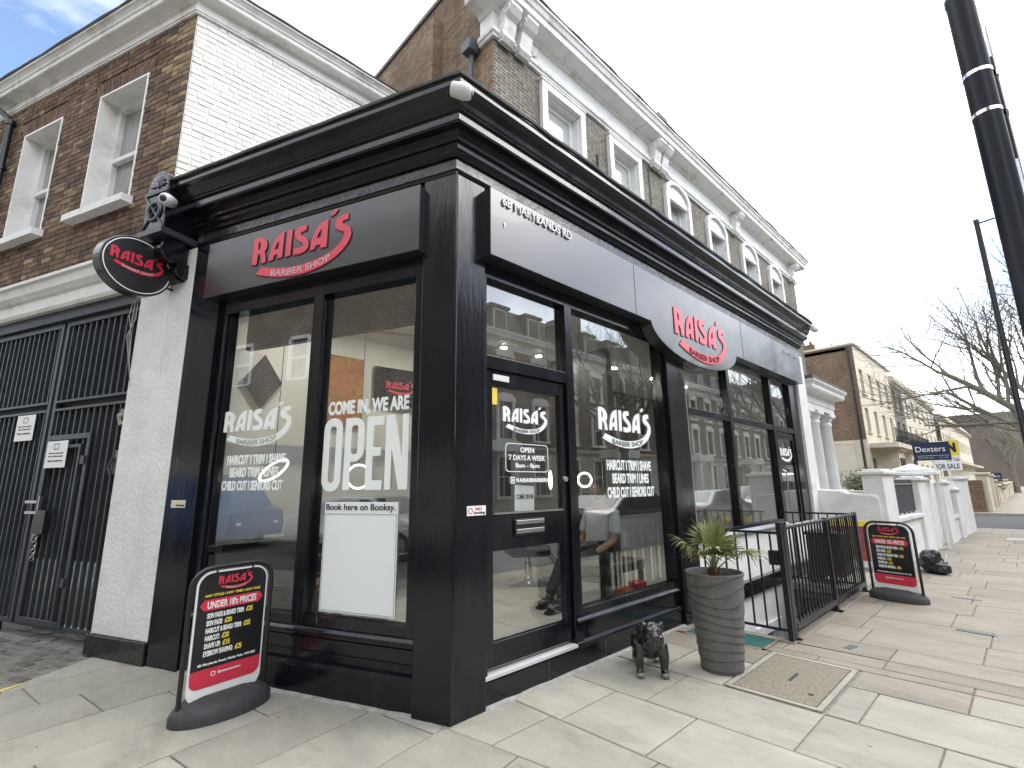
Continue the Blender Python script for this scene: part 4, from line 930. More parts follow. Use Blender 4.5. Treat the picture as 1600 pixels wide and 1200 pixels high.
tx_ = bpy.data.textures.new('folds', 'CLOUDS'); tx_.noise_scale = .13; tx_.noise_depth = 3; dp = b.modifiers.new('folds', 'DISPLACE'); dp.texture = tx_; dp.strength = .13; dp.mid_level = .6
MB().tube([(-.28,-.1,.2),(-.05,-.2,.3),(.2,-.22,.16),(.36,-.2,.03)], .014, 6).tube([(-.2,-.16,.12),(.1,-.24,.18),(.3,-.24,.04)], .01, 6).build('strap', mat('grey_strap', (.28,.29,.31), .5), rb)

# ---------------------------------------------------------------- railings round the basement area
rg = thing('area_railing', 'black iron railing with gate round the basement area', 'railing')
def bars(x0, y0, x1, y1, n, zb, zt, nm='bar', r_=.008):
    for k in range(n):
        t_ = (k+.5)/n; px, py = x0+(x1-x0)*t_, y0+(y1-y0)*t_
        MB().box(px-r_,px+r_,py-r_,py+r_,zb,zt).build(nm, IRON, rg)
YR = -1.06
for px, h in ((3.47,1.14),(5.02,1.1),(6.52,1.1)):
    MB().box(px-.04,px+.04,YR-.025,YR+.025,.0,h).build('post', IRON, rg, bv=.004)
    MB().box(px-.07,px+.07,YR-.06,YR+.06,-.002,.012).build('foot_plate', STEEL if px < 4 else IRON, rg)
MB().box(3.51,6.48,YR-.028,YR+.028,1.06,1.085).build('top_rail', IRON, rg, bv=.003)
MB().box(3.51,4.98,YR-.03,YR+.03,.09,.15).build('bottom_rail', IRON, rg, bv=.003); MB().box(5.06,6.48,YR-.03,YR+.03,.09,.15).build('bottom_rail', IRON, rg, bv=.003)
bars(3.51,YR,4.98,YR,13,.14,1.065); bars(5.06,YR,6.48,YR,13,.14,1.065)
# return to the shop with the gate lock
MB().box(3.36,3.41,YR-.025,YR+.025,.0,1.14).build('post', IRON, rg, bv=.004)
MB().box(3.375,3.395,YR+.025,-.05,1.02,1.045).build('top_rail', IRON, rg); MB().box(3.375,3.395,YR+.025,-.05,.09,.115).build('bottom_rail', IRON, rg)
bars(3.385,YR+.04,3.385,-.06,8,.1,1.03)
MB().box(3.34,3.42,YR+.03,YR+.12,.72,.86).build('lock_case', IRON, rg, bv=.005)
# far return
MB().box(6.5,6.53,YR,-.05,1.06,1.085).build('top_rail', IRON, rg); bars(6.515,YR+.04,6.515,-.06,8,.1,1.07); MB().box(6.5,6.53,YR+.03,-.05,.09,.115).build('bottom_rail', IRON, rg)
st = thing('area_stair', 'dark steel stair going down into the basement area', 'stair', (0,0,0))
for yy in (-.95,-.3): MB().plate([(6.4,-.02),(6.4,-.2),(4.2,-2.15),(4.2,-1.95)], yy-.02, yy+.02).build('stringer', IRON, st)
for k in range(10): MB().box(6.2-k*.21,6.42-k*.21,-.93,-.32,-.12-k*.195,-.1-k*.195).build('tread', IRON, st)
wb = thing('wheeled_bin', 'dark wheeled bin standing behind the area railings', 'bin', (7.0,-.55,-.0))
MB().box(-.26,.26,-.24,.24,.12,.72).build('body', mat('bin_plastic', (.02,.026,.035), .5), wb, bv=.03); MB().box(-.28,.28,-.27,.27,.72,.77).build('lid', mat('bin_plastic', (.02,.026,.035), .5), wb, bv=.015)
for sx in (-1,1): MB().lathe([(.09,-.02),(.09,.02)], 16, (sx*.22,.2,.09), 'x').build('wheel', RUBBER, wb)
MB().box(6.6,8.4,-1.0,.0,-.1,.0).build('area_landing', SLAB, pavement)
bx = thing('poster_panel', 'colourful printed panel in reds and yellows behind the railings', 'panel', (7.35,-.85,.42), rad(8))
MB().box(-.02,.02,-.3,.3,-.1,.42).build('print', mat('colour_print', (.45,.08,.05), .6, var=(.08,.05,.12), vscale=9, stain=(.75,.6,.08), sscale=5), bx)
MB().box(-.025,.025,-.3,.3,.42,.5).build('yellow_header', YTXT, bx)
for yy in (-.26,.26): MB().box(-.015,.015,yy-.015,yy+.015,-.42,-.1).build('leg', IRON, bx)

# ---------------------------------------------------------------- brick house on the left
hb = thing('brick_house', 'brown brick house with white painted flank and deep window reveals', 'house')
LW = [(-5.62,-4.62,5.1,6.88), (-7.55,-6.58,5.1,6.88), (-9.6,-8.6,5.1,6.88)]
MB().wall(-12,-3.77,4.25,7.52,[(a-.012,b+.012,c,d+.012) for a,b,c,d in LW],.012,.3).build('mortar_bed', MORTAR, hb, rz=RL)
# bricks: stretcher and header courses, the largest in view single, the rest joined
def brick_mesh(w, name, m, h=.0645):
    b = MB().box(-w/2,w/2,-.006,.03,-h/2,h/2); me = b.mesh(name); me.materials.append(m); return me
cells = []
z = 4.25+.0375; row = 0
while z < 7.5:
    x = -12.0 + (0 if row % 2 else -.11); k = row % 2
    while x < -3.78:
        w = .225 if (k % 2 == 0) else .1125
        a, b = x, min(x+w, -3.775); k += 1; x += w
        if b-a < .05: continue
        inside = False
        for h in LW:
            if h[2]-.04 < z < h[3]+.04 and a < h[1] and b > h[0]:
                if a < h[0]-.05: b = min(b, h[0]-.002)
                elif b > h[1]+.05: a = max(a, h[1]+.002)
                else: inside = True
                if b-a < .04: inside = True
            if h[3]+.04 <= z < h[3]+.27 and h[0]-.12 < (a+b)/2 < h[1]+.12: inside = True
        if not inside: cells.append((a, b, z, row))
    z += .075; row += 1
cells.sort(key=lambda c: -(c[0]+c[1])); near = 0; rest = {0: MB(), 1: MB()}; cache = {}
for (a, b, z, row) in cells:
    y_ = -abs(b+3.775) < -.23; m_ = BRICKY if (b > -3.95 and row % 2) or RN.random() < .1 else BRICKB
    w = round(b-a-.011, 3); dy = RN.uniform(-.003,.003)
    if near < 300 and z < 7.4:
        key = (w, m_.name)
        if key not in cache: cache[key] = brick_mesh(w, 'brick', m_)
        o = bpy.data.objects.new('brick', cache[key]); COL.objects.link(o); o.parent = hb; p = Vector((math.cos(RL), math.sin(RL)))*((a+b)/2); nrm = -NL*dy
        o.location = (p.x+nrm.x, p.y+nrm.y, z); o.rotation_euler = (RN.uniform(-.01,.01), RN.uniform(-.008,.008), RL); near += 1
    else: rest[0 if m_ is BRICKB else 1].box(a+.0055,b-.0055,-.006+dy,.03,z-.0323,z+.0323)
for k, m_ in ((0, BRICKB), (1, BRICKY)): stuff(rest[k].build('brickwork', m_, hb, rz=RL))
# flat arches over the windows
for h in LW:
    mb = MB(); n = 17; x0, x1 = h[0]-.1, h[1]+.1
    for k in range(n):
        a, b = x0+(x1-x0)*k/n, x0+(x1-x0)*(k+1)/n; lean = (k+.5-n/2)/n*.16
        mb.plate([(a+.004,h[3]+.045),(b-.004,h[3]+.045),(b-.004+lean,h[3]+.255),(a+.004+lean,h[3]+.255)], -.007+RN.uniform(-.002,.002), .03)
    stuff(mb.build('brick_arch', BRICKB, hb, rz=RL))
    # sash set back in a white reveal
    a, b, c, d = h
    rv = MB(); rv.add([(a,.0,c),(a,.3,c),(a,.3,d),(a,0,d)],[(0,1,2,3)]).add([(b,.0,c),(b,.3,c),(b,.3,d),(b,0,d)],[(0,1,2,3)]).add([(a,0,d),(b,0,d),(b,.3,d),(a,.3,d)],[(0,1,2,3)])
    for xa in (a-.03, b): rv.box(xa,xa+.03,-.012,.0,c,d+.03)
    rv.box(a,b,-.012,0,d,d+.03)
    w = rv.build('window', WHITE_P, hb, rz=RL, recalc=False)
    mb = MB().box(a,a+.09,.2,.29,c,d).box(b-.09,b,.2,.29,c,d).box(a+.09,b-.09,.2,.29,d-.09,d).box(a+.09,b-.09,.21,.29,c,c+.09).box(a+.09,b-.09,.19,.26,(c+d)/2-.03,(c+d)/2+.03)
    mb.build('sash_frame', WHITE_P, w); MB().box(a+.08,b-.08,.265,.272,c+.08,d-.08).build('pane', GLASSC, w)
    MB().side([(-.13,c-.12),(-.13,c-.03),(.2,c+.01),(.2,c-.12)], a-.16, b+.1).build('sill', WHITE_P, hb, rz=RL)
# white painted flank above the shop roof
WY = 3.457; X0 = UL.x*3.77
MB().box(X0,2.4,WY+.01,WY+.2,4.6,7.52).build('flank_bed', MORTARW, hb)
cells = []; z = 4.7; row = 0
while z < 7.5:
    x = X0 + (0 if row % 2 else -.11); k = row
    while x < 2.4:
        w = .225 if (k % 3) else .1125
        w += RN.uniform(-.02,.02); a, b = max(x, X0+.001), min(x+w, 2.39); k += 1; x += w
        if b-a > .05: cells.append((a,b,z+RN.uniform(-.004,.004)+.006*math.sin(x*1.7+row)))
    z += .078; row += 1
cells = [c for c in cells if c[2] > 4.85]; cells.sort(key=lambda c: c[0]+abs(c[2]-6)*.25); mb = MB(); cache = {}
for i, (a, b, z) in enumerate(cells):
    w = round((b-a-.012)/.01)*.01; dy = RN.uniform(-.003,.004)
    if i < 300:
        if w not in cache:
            me = MB().box(-w/2,w/2,-.001,.03,-.0335,.0335).mesh('painted_brick'); me.materials.append(BRICKW); cache[w] = me
        o = bpy.data.objects.new('painted_brick', cache[w]); COL.objects.link(o); o.parent = hb; o.location = ((a+b)/2, WY+dy, z); o.rotation_euler = (RN.uniform(-.015,.015), RN.uniform(-.012,.012), 0)
        md = o.modifiers.new('bevel','BEVEL'); md.width = .008; md.segments = 2
    else: mb.box(a+.006,b-.006,WY-.001+dy,WY+.03,z-.0335,z+.0335)
stuff(mb.build('painted_brickwork', BRICKW, hb, bv=.008))
HP = [lp(14), lp(3.77), (2.4, WY)]
MB().sweep([(-.2,7.46),(.03,7.46),(.035,7.485),(.045,7.485),(.045,7.6),(.06,7.61),(.075,7.63),(.19,7.64),(.2,7.655),(.2,7.7),(.215,7.71),(.225,7.74),(.25,7.77),(.275,7.785),(.275,7.81),(-.2,7.86)], HP).build('cornice', WHITE_C, hb)
MB().sweep([(-.2,7.84),(.22,7.815),(.285,7.81),(.3,7.83),(.0,7.9),(-.2,7.9)], dense(HP)).jitter(6,.006,.006).build('gutter_edge', LEAD, hb)
MB().prism([lp(14,-.1), lp(3.8,-.1), (2.38,WY+.1), (2.38,12), (-5,16)], 7.6, 7.86).build('roof', LEAD, hb)
MB().tube([(.75,WY-.02,5.9),(.3,WY-.025,5.6),(-.1,WY-.03,5.32),(-.25,WY-.03,5.27),(-.5,WY-.03,5.0)], .014, 6).tube([(.8,WY-.03,5.93),(.2,WY-.03,5.52)], .03, 8).build('cable_conduit', WHITE_P, hb)
av = MB().box(1.02,1.25,WY-.02,WY,5.28,5.43).build('air_brick', WHITE_P, hb)
for k in range(5):
    for j in range(3): MB().box(1.04+k*.042,1.065+k*.042,WY-.022,WY-.018,5.295+j*.042,5.32+j*.042).build('vent_hole', mat('vent_dark', (.12,.07,.06), .9), av)
MB().tube([(-8.2,-.2,7.6),(-8.2,-.2,7.5),(-7.98,-.1,7.3),(-7.95,-.07,7.2),(-7.95,-.07,6.3),(-7.95,-.07,4.4)], .045, 10).lathe([(.06,7.18),(.06,7.26)], 12, (-7.95,-.07,0)).lathe([(.06,6.4),(.06,6.46)], 12, (-7.95,-.07,0)).build('drainpipe', IRON, hb, rz=RL, smooth=True)
MB().sweep([(-.2,3.8),(.04,3.8),(.06,3.84),(.06,3.98),(.09,4.0),(.13,4.06),(.15,4.16),(.18,4.18),(.18,4.22),(0,4.27),(-.2,4.27)], [lp(14), lp(3.6)]).build('band_course', WHITE_C, hb)
MB().box(-14,-4.0,.02,.3,3.66,3.8).build('gate_lintel', mat('dark_lintel', (.02,.022,.028), .5), hb, rz=RL)
MB().box(-3.13-.87,-3.125,-.035,.3,.19,4.1).build('gate_pier', WHITE_R, hb, rz=RL, bv=.01)
MB().box(-3.5,-3.485,-.042,-.03,.22,4.05).build('pier_rib', WHITE_R, hb, rz=RL, bv=.003)
MB().box(-4.03,-3.122,-.065,.3,0,.19).build('pier_base', BLACK_ROUGH, hb, rz=RL, bv=.008)
MB().box(-12,-8.2,0,.3,0,3.66).build('far_pier', WHITE_R, hb, rz=RL)
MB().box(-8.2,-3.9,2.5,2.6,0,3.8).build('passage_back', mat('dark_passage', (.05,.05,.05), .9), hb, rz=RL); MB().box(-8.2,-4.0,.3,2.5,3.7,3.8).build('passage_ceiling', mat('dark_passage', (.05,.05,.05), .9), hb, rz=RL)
ch = MB().tube([(-9.3,1.0,7.8),(-9.3,1.0,8.9)], .12, 12).build('chimney_pot', mat('terracotta_pot', (.3,.13,.08), .8), hb, rz=RL)
# gate
gt = thing('steel_gate', 'tall dark steel bar gate with a small pedestrian door', 'gate', (0,0,0), RL)
GYY = .1
def leaf(a, b):
    for xa, xb in ((a,a+.06),(b-.06,b)): MB().box(xa,xb,GYY-.03,GYY+.03,.11,3.64).build('stile', GATE, gt, bv=.004)
    for za, zb in ((.11,.16),(2.5,2.53),(2.6,2.63),(3.58,3.64)): MB().box(a+.06,b-.06,GYY-.032,GYY+.028,za,zb).build('rail', GATE, gt, bv=.003)
    n = int((b-a-.12)/.115)
    for k in range(n):
        xc = a+.06+(b-a-.12)*(k+.5)/n
        MB().box(xc-.011,xc+.011,GYY-.02,GYY+.02,2.63,3.58).build('bar', GATE, gt); MB().box(xc-.011,xc+.011,GYY-.02,GYY+.02,.16,2.5).build('bar', GATE, gt)
leaf(-5.62,-4.04); leaf(-7.3,-5.68)
MB().box(-7.3,-5.7,GYY+.045,GYY+.055,.8,3.6).build('backing_sheet', SHEET, gt); MB().box(-5.6,-4.06,GYY+.045,GYY+.055,.8,3.6).build('backing_sheet', SHEET, gt)
pd = MB().box(-5.56,-5.5,GYY-.05,GYY-.03,.14,2.2).box(-4.76,-4.7,GYY-.05,GYY-.03,.14,2.2).box(-5.5,-4.76,GYY-.05,GYY-.03,2.14,2.2).box(-5.5,-4.76,GYY-.05,GYY-.03,.14,.2).box(-5.48,-4.86,GYY-.05,GYY-.03,2.04,2.08).box(-4.9,-4.86,GYY-.05,GYY-.03,.2,2.04).build('pedestrian_door', GATE, gt, bv=.004)
for zz in (.55,1.85): MB().box(-4.79,-4.72,GYY-.07,GYY-.05,zz,zz+.09).build('hinge', GATE, pd)
lk = MB().box(-5.45,-5.25,GYY-.09,GYY-.05,1.08,1.34).build('lock_box', IRON, gt, bv=.006)
MB().box(-5.75,-5.5,GYY-.075,GYY-.05,1.42,1.45).box(-5.72,-5.45,GYY-.075,GYY-.05,1.3,1.33).box(-5.46,-5.44,GYY-.08,GYY-.05,1.0,1.5).build('slide_bolt', STEEL, gt)
mb = MB()
for k in range(7): mb.torus((-5.36+.01*(k%2),GYY-.09,1.06-k*.04), .02, .005, 10, 5, Vector((1,0,0)) if k%2 else Vector((0,1,0)), Vector((0,0,1)))
mb.build('chain', STEEL, gt)
MB().box(-6.02,-5.97,GYY-.03,GYY+.02,0,.12).build('drop_bolt', IRON, gt)
for i, (a, b, c, d) in enumerate(((-6.34,-5.93,2.17,2.49),(-5.52,-5.1,1.82,2.13))):
    t = thing('gate_notice', ['white notice high on the fixed leaf of the steel gate','white notice on the pedestrian door of the steel gate'][i], 'notice', (0,0,0), RL)
    y_ = GYY-.055 if i else GYY-.04
    MB().box(a,b,y_-.004,y_,c,d).build('plate', WTXT, t)
    me = outline_mesh([rr(a+.15,a+.25,d-.1,d-.03,.01), rr(a+.158,a+.242,d-.092,d-.038,.008)], .0006); me.transform(Matrix.Translation((0,y_-.005,0))); link(me, 'emblem', BTXT, t)
    for k, tx in enumerate(('Please do not park in', 'front of these gates', 'Gates in constant use')): text(tx, a+.06, b-.06, d-.155-.035*k-.015*(k==2), d-.133-.035*k-.015*(k==2), y_-.005, BTXT, t, bold=.02)
o = MB().tube([(-4.13,GYY-.06,2.42),(-4.16,GYY-.08,2.32),(-4.13,GYY-.07,2.25)], .022, 6).ball((-4.15,GYY-.08,2.35),(.04,.03,.03),8,6).build('tied_rag', mat('pale_rag', (.5,.48,.4), .9, var=(.2,.18,.14), vscale=30), None, rz=RL); tag(o, 'scrap of pale cloth tied to the gate by the white pier', 'rag')
o = MB().box(-4.2,-4.05,GYY-.05,GYY-.03,1.72,1.98).tube([(-4.2,GYY-.06,1.9),(-4.25,GYY-.07,1.8),(-4.2,GYY-.06,1.7)], .012, 6).build('hanging_plastic', mat('dark_plastic_sheet', (.06,.065,.07), .3, bump=.6, bscale=20), None, rz=RL); tag(o, 'torn dark plastic hanging on the gate beside the white pier', 'plastic')

# ---------------------------------------------------------------- terrace behind the shop
TY = 2.2; TX0, TX1 = 2.4, 18.0
te = thing('brick_terrace', 'stock brick terrace with white architraves and bracketed cornice behind the shop', 'terrace')
TW = [(4.17,.98,0), (6.27,.98,0), (8.62,1.0,1), (10.9,1.02,1), (13.3,1.05,1), (15.65,1.05,1)]
holes = [(c-w/2, c+w/2, 6.9, 8.72) for c, w, a in TW]
MB().wall(TX0,9.4,4.6,9.3,[h for h in holes if h[1] < 9.4],TY,.22).wall(9.4,TX1,0,9.3,[h for h in holes if h[1] > 9.4],TY,.22).build('front_wall', TERRB, te)
mb = MB().wall(-9.0,-TY,4.6,11.1,[],0,.1); mb.box(-9.0,-3.1,-.0,.25,9.3,11.1).build('gable_wall', SIDEB, te, rz=-PI/2, loc=(TX0,0,0))
MB().box(-4.6,-3.75,-.18,0,4,10.6).build('chimney_breast', SIDEB, te, rz=-PI/2, loc=(TX0,0,0))
MB().box(TX0-.04,TX0+.35,3.05,9.2,11.1,11.2).build('gable_coping', LEAD, te)
MB().box(TX0+.02,TX1,TY+.3,9,9.2,9.4).build('roof', SLATE, te)
for c, w, arched in TW:
    a, b, c0, d = c-w/2, c+w/2, 6.9, 8.72; t_ = .15
    fm = MB()
    if arched:
        for s_ in (a-t_, b): fm.box(s_,s_+t_,TY-.09,TY+.02,c0,d-.1)
        ho = d-.1; n = 14; R1, R0 = w/2+t_, w/2; k_ = .62
        for k in range(n):
            q0, q1 = PI*k/n, PI*(k+1)/n
            fm.plate([(c+R1*math.cos(q0),ho+R1*k_*math.sin(q0)),(c+R1*math.cos(q1),ho+R1*k_*math.sin(q1)),(c+R0*math.cos(q1),ho+R0*k_*math.sin(q1)),(c+R0*math.cos(q0),ho+R0*k_*math.sin(q0))], TY-.1, TY+.02)
        fm.plate([(c+R0*math.cos(PI*k/n),ho+R0*k_*math.sin(PI*k/n)) for k in range(n+1)], TY-.03, TY+.02)
        fm.box(a,b,TY-.05,TY+.02,ho-.14,ho)
    else:
        for s_ in (a-t_, b): fm.box(s_,s_+t_,TY-.08,TY+.02,c0,d)
        fm.box(a-t_,b+t_,TY-.085,TY+.02,d,d+t_); fm.box(a-t_-.02,b+t_+.02,TY-.1,TY+.02,d+t_,d+t_+.04)
    w_ = fm.build('window', WHITE_C, te, bv=.008)
    rv = MB().box(a,a+.02,TY,TY+.2,c0,d).box(b-.02,b,TY,TY+.2,c0,d).box(a,b,TY,TY+.2,d-.02,d).build('reveal', WHITE_P, w_)
    sf = MB().box(a+.02,a+.1,TY+.14,TY+.2,c0,d).box(b-.1,b-.02,TY+.14,TY+.2,c0,d).box(a+.1,b-.1,TY+.14,TY+.2,d-.12,d-.02).box(a+.1,b-.1,TY+.13,TY+.19,7.85,7.92).build('sash_frame', WHITE_P, w_)
    MB().box(a+.09,b-.09,TY+.17,TY+.176,c0,d-.1).build('pane', SKYPANE, w_)
CPATH = [(TX0, TY+.32), (TX0, TY), (TX1, TY), (TX1, TY+.75)]
MB().sweep([(-.1,9.0),(.05,9.0),(.06,9.04),(.09,9.06),(.1,9.12),(.07,9.15),(-.1,9.17)], CPATH).build('architrave_moulding', WHITE_C, te)
MB().sweep([(-.1,9.15),(.02,9.15),(.02,9.56),(-.1,9.56)], CPATH).build('frieze', WHITE_P, te)
MB().sweep([(-.1,9.55),(.05,9.55),(.08,9.6),(.12,9.62),(.36,9.64),(.37,9.68),(.37,9.76),(.4,9.78),(.43,9.86),(.46,9.88),(.46,9.93),(-.1,9.97)], CPATH).build('cornice', WHITE_C, te)
MB().sweep([(-.1,9.95),(.44,9.93),(.48,9.935),(.48,9.97),(.1,10.05),(-.1,10.4),(-.3,10.4)], dense(CPATH,.35)).jitter(7,.015,.012).build('gutter', LEAD, te)
def console(x):
    mb = MB(); pts = [(-.02,9.56),(-.36,9.56),(-.38,9.48),(-.3,9.38),(-.22,9.33),(-.2,9.22),(-.16,9.1),(-.18,9.0),(-.12,8.93),(-.02,8.95)]
    mb.side([(TY+y,z) for y,z in pts], x-.13, x+.13)
    for s_ in (-1,1): mb.torus((x+s_*.13,TY-.25,9.46), .07, .022, 16, 6, Vector((0,1,0)), Vector((0,0,1))).torus((x+s_*.13,TY-.11,9.05), .05, .018, 16, 6, Vector((0,1,0)), Vector((0,0,1)))
    for k in range(9): mb.ball((x+RN.uniform(-.1,.1),TY-.2+.02*k,9.4-.05*k), (.05,.035,.05), 8, 6)
    for k in range(6): mb.tube([(x+.14,TY-.1,9.5-.03*k),(x+.3,TY-.06,9.4-.03*k),(x+.42,TY-.06,9.46-.03*k)], .02, 5)
    mb.build('console_bracket', WHITE_C, te)
for x in (2.62, 3.02, 7.5, 7.85, 12.2, 17.4): console(x)
hp = MB().side([(2.5,9.12),(2.82,9.12),(2.76,8.92),(2.56,8.92)], TX0-.24, TX0-.02).build('rain_hopper', mat('grey_cast_iron', (.06,.07,.085), .5), te, bv=.01)
MB().tube([(TX0-.1,2.66,8.95),(TX0-.1,2.66,4.9)], .045, 10).build('downpipe', mat('grey_cast_iron', (.06,.07,.085), .5), hp)
MB().tube([(7.3,TY-.02,8.9),(7.32,TY-.02,7.9),(7.3,TY-.02,7.0)], .012, 5).build('wall_cable', IRON, te); MB().tube([(5.25,TY-.02,8.2),(5.27,TY-.02,6.9)], .02, 5).build('wall_cable', IRON, te)
for (px, pz) in ((9.0,10.4),(9.9,10.3)):
    t = thing('weed', 'spindly weed rooted in the terrace gutter' , 'weed', (px,TY-.35,9.95), group='weeds in the terrace gutter'); mb = MB()
    for k in range(7): a = RN.uniform(0,6.28); mb.tube([(0,0,0),(.08*math.cos(a),.08*math.sin(a),.15),(.2*math.cos(a),.2*math.sin(a),.25+RN.uniform(0,.15))], [.006,.005,.002], 4)
    mb.build('stems', LEAFD, t)
cbx = MB().box(7.3,7.7,TY-.4,TY-.1,9.97,10.2).build('gutter_box', LEAD, te)

# ---------------------------------------------------------------- porch and garden walls beyond the shop
po = thing('white_porch', 'white columned porch standing past the end of the shop', 'porch')
PX0, PX1, PY = 9.75, 12.0, .2
for cx, cy in ((10.05,PY+.2),(10.75,PY+.2),(10.05,1.9),(11.75,PY+.2)):
    c = MB().lathe([(.22,0),(.22,.14),(.19,.17),(.2,.24),(.165,.28),(.168,1.2),(.145,2.75),(.165,2.78),(.165,2.82),(.15,2.85),(.19,2.93),(.2,2.98)], 24, (cx,cy,.1)).build('column', WHITE_P, po, smooth=True)
    MB().box(cx-.22,cx+.22,cy-.22,cy+.22,3.08,3.16).box(cx-.25,cx+.25,cy-.25,cy+.25,0,.1).build('abacus', WHITE_P, c)
PP = [(PX0, 2.2), (PX0, PY), (PX1, PY), (PX1, 2.2)]
MB().sweep([(-.5,3.16),(0,3.16),(0,3.28),(.02,3.29),(.02,3.46),(.05,3.5),(.2,3.52),(.22,3.56),(.22,3.62),(.27,3.68),(.28,3.72),(-.5,3.76)], PP).build('entablature', WHITE_P, po)
MB().box(PX0-.26,PX1+.26,PY-.26,2.2,3.74,3.8).build('porch_roof', LEAD, po); MB().box(PX0,PX1,PY-.1,2.2,-.1,.12).build('porch_step', SLAB, po)
gw = thing('garden_wall', 'white rendered garden wall with piers and black infill panels along the pavement', 'wall', (9.0,-1.05,0), rad(-3))
# local x along the pavement, local -y towards it; side wall between the basement area and the garden has a stepped sloping top
MB().side([(1.0,0),(1.0,1.4),(.62,1.38),(.5,1.33),(.1,1.3),(.02,1.24),(.02,0)], -.28, -.04).build('side_wall', WHITE_R, gw, bv=.03)
def pier(x0, x1, h, y0=-.06, y1=.26, cap=True, nm='pier'):
    p = MB().box(x0,x1,y0,y1,-.05,h).build(nm, WHITE_R, gw, bv=.01)
    if cap: MB().box(x0-.05,x1+.05,y0-.05,y1+.05,h,h+.06).box(x0+.02,x1-.02,y0+.02,y1-.02,h+.06,h+.1).build('cap', WHITE_P, p, bv=.012)
    return p
pier(-.22,.54,1.66)
MB().box(.54,2.56,0,.2,-.05,.78).build('dwarf_wall', WHITE_R, gw, bv=.008); MB().box(.54,2.56,-.06,.22,.78,.86).build('coping', WHITE_P, gw, bv=.012); MB().box(.75,2.4,-.012,0,.1,.62).build('sunk_panel', WHITE_R, gw, bv=.004)
PANM = mat('dark_infill', (.03,.034,.04), .6, var=(.045,.05,.055), vscale=4, stretch=(8,1,.5))
for (a, b, z0_, z1_) in ((.55,2.55,.91,1.56), (6.2,6.95,.62,1.22)):
    n = int((b-a)/.14)
    for k in range(n): MB().box(a+(b-a)*k/n+.003,a+(b-a)*(k+1)/n-.003,.05,.07,z0_,z1_).build('infill_slat', PANM, gw)
    MB().box(a,b,.03,.05,z1_-.1,z1_-.075).build('infill_rail', STEEL, gw)
    for k in range(5): MB().ball((a+(b-a)*(k+.5)/5,.06,z0_-.015),.02,8,6).build('infill_stud', IRON, gw)
pier(2.56,3.42,1.54)
g = MB().box(4.22,5.3,.1,.5,-.05,1.5).build('gate_pier', WHITE_R, gw, bv=.01); MB().box(4.35,5.15,.085,.1,.1,1.3).build('sunk_panel', WHITE_R, g)
bp = MB().box(3.62,4.22,.0,.55,-.05,1.66).build('broad_pier', WHITE_R, gw, bv=.01)
MB().box(3.45,4.4,-.2,.68,1.66,1.74).box(3.55,4.3,-.1,.6,1.74,1.8).add([(3.57,-.08,1.8),(4.28,-.08,1.8),(4.28,.58,1.8),(3.57,.58,1.8),(3.92,.25,1.94)],[(0,1,4),(1,2,4),(2,3,4),(3,0,4)]).build('hipped_cap', WHITE_P, bp, bv=.02)
MB().box(4.26,4.31,.07,.1,1.2,1.36).build('door_bell', BTXT, g)
pier(5.3,6.15,1.45); MB().box(6.15,7.0,0,.2,-.05,.55).build('dwarf_wall', WHITE_R, gw, bv=.008); MB().box(6.15,7.0,-.05,.22,.55,.62).build('coping', WHITE_P, gw)
pier(7.0,7.5,1.25); MB().box(7.5,9.9,0,.2,-.05,1.55).build('low_wall', WHITE_R, gw, bv=.01); MB().box(7.45,9.95,-.05,.25,1.55,1.63).build('coping', WHITE_P, gw, bv=.012)
MB().box(-.1,9.8,.3,3.1,-.1,.02).build('garden_paving', SLAB, gw)
# estate agents' boards
def agent_board(loc, rz, w, h, zc, label, kind):
    t = thing('estate_agent_board', label, 'board', loc, rz); MB().box(-.025,.025,.0,.05,0,zc+h/2).build('post', WHITE_P, t)
    NAVY = mat('navy_board', (.018,.024,.07), .4)
    if kind == 0:
        MB().box(-w/2,w/2,-.02,0,zc-h/2,zc+h/2).build('board', NAVY, t)
        text('Dexters', -w*.42, w*.38, zc-.01, zc+h*.28, -.024, WTXT, t, bold=.0)
        MB().box(-w*.4,w*.45,-.023,-.02,zc-h*.25,zc-h*.235).build('rule', WTXT, t)
        text('020 7286 6202', -w*.38, w*.05, zc-h*.4, zc-h*.32, -.024, GTXT, t, bold=0); text('For Sale', w*.2, w*.44, zc-h*.4, zc-h*.32, -.024, GTXT, t, bold=0)
    else:
        MB().box(-w/2,w/2,-.02,0,zc-h/2,zc+h/2).build('board', WTXT, t); MB().box(-w*.1,w*.5,-.025,-.021,zc,zc+h/2).build('yellow_block', YTXT, t)
        text('N', w*.1, w*.4, zc+h*.1, zc+h*.42, -.03, BTXT, t, bold=.08); text('FOR SALE', -w*.46, w*.42, zc-h*.45, zc-h*.28, -.024, mat('navy_text', (.03,.04,.12), .5), t, bold=.02); text('020 7266', 0, w*.45, zc-h*.2, zc-h*.08, -.024, BTXT, t, bold=0)
agent_board((13.0,-1.42,0), rad(-92), .68, .42, 2.21, 'navy estate agent board on a post above the white wall', 0)
agent_board((18.0,-1.25,0), rad(-92), .66, .9, 2.28, 'white and yellow for sale board behind the navy board', 1)
agent_board((40.0,-1.4,0), rad(-92), .78, .5, 1.66, 'small navy estate agent board farther along beyond the side road', 0)

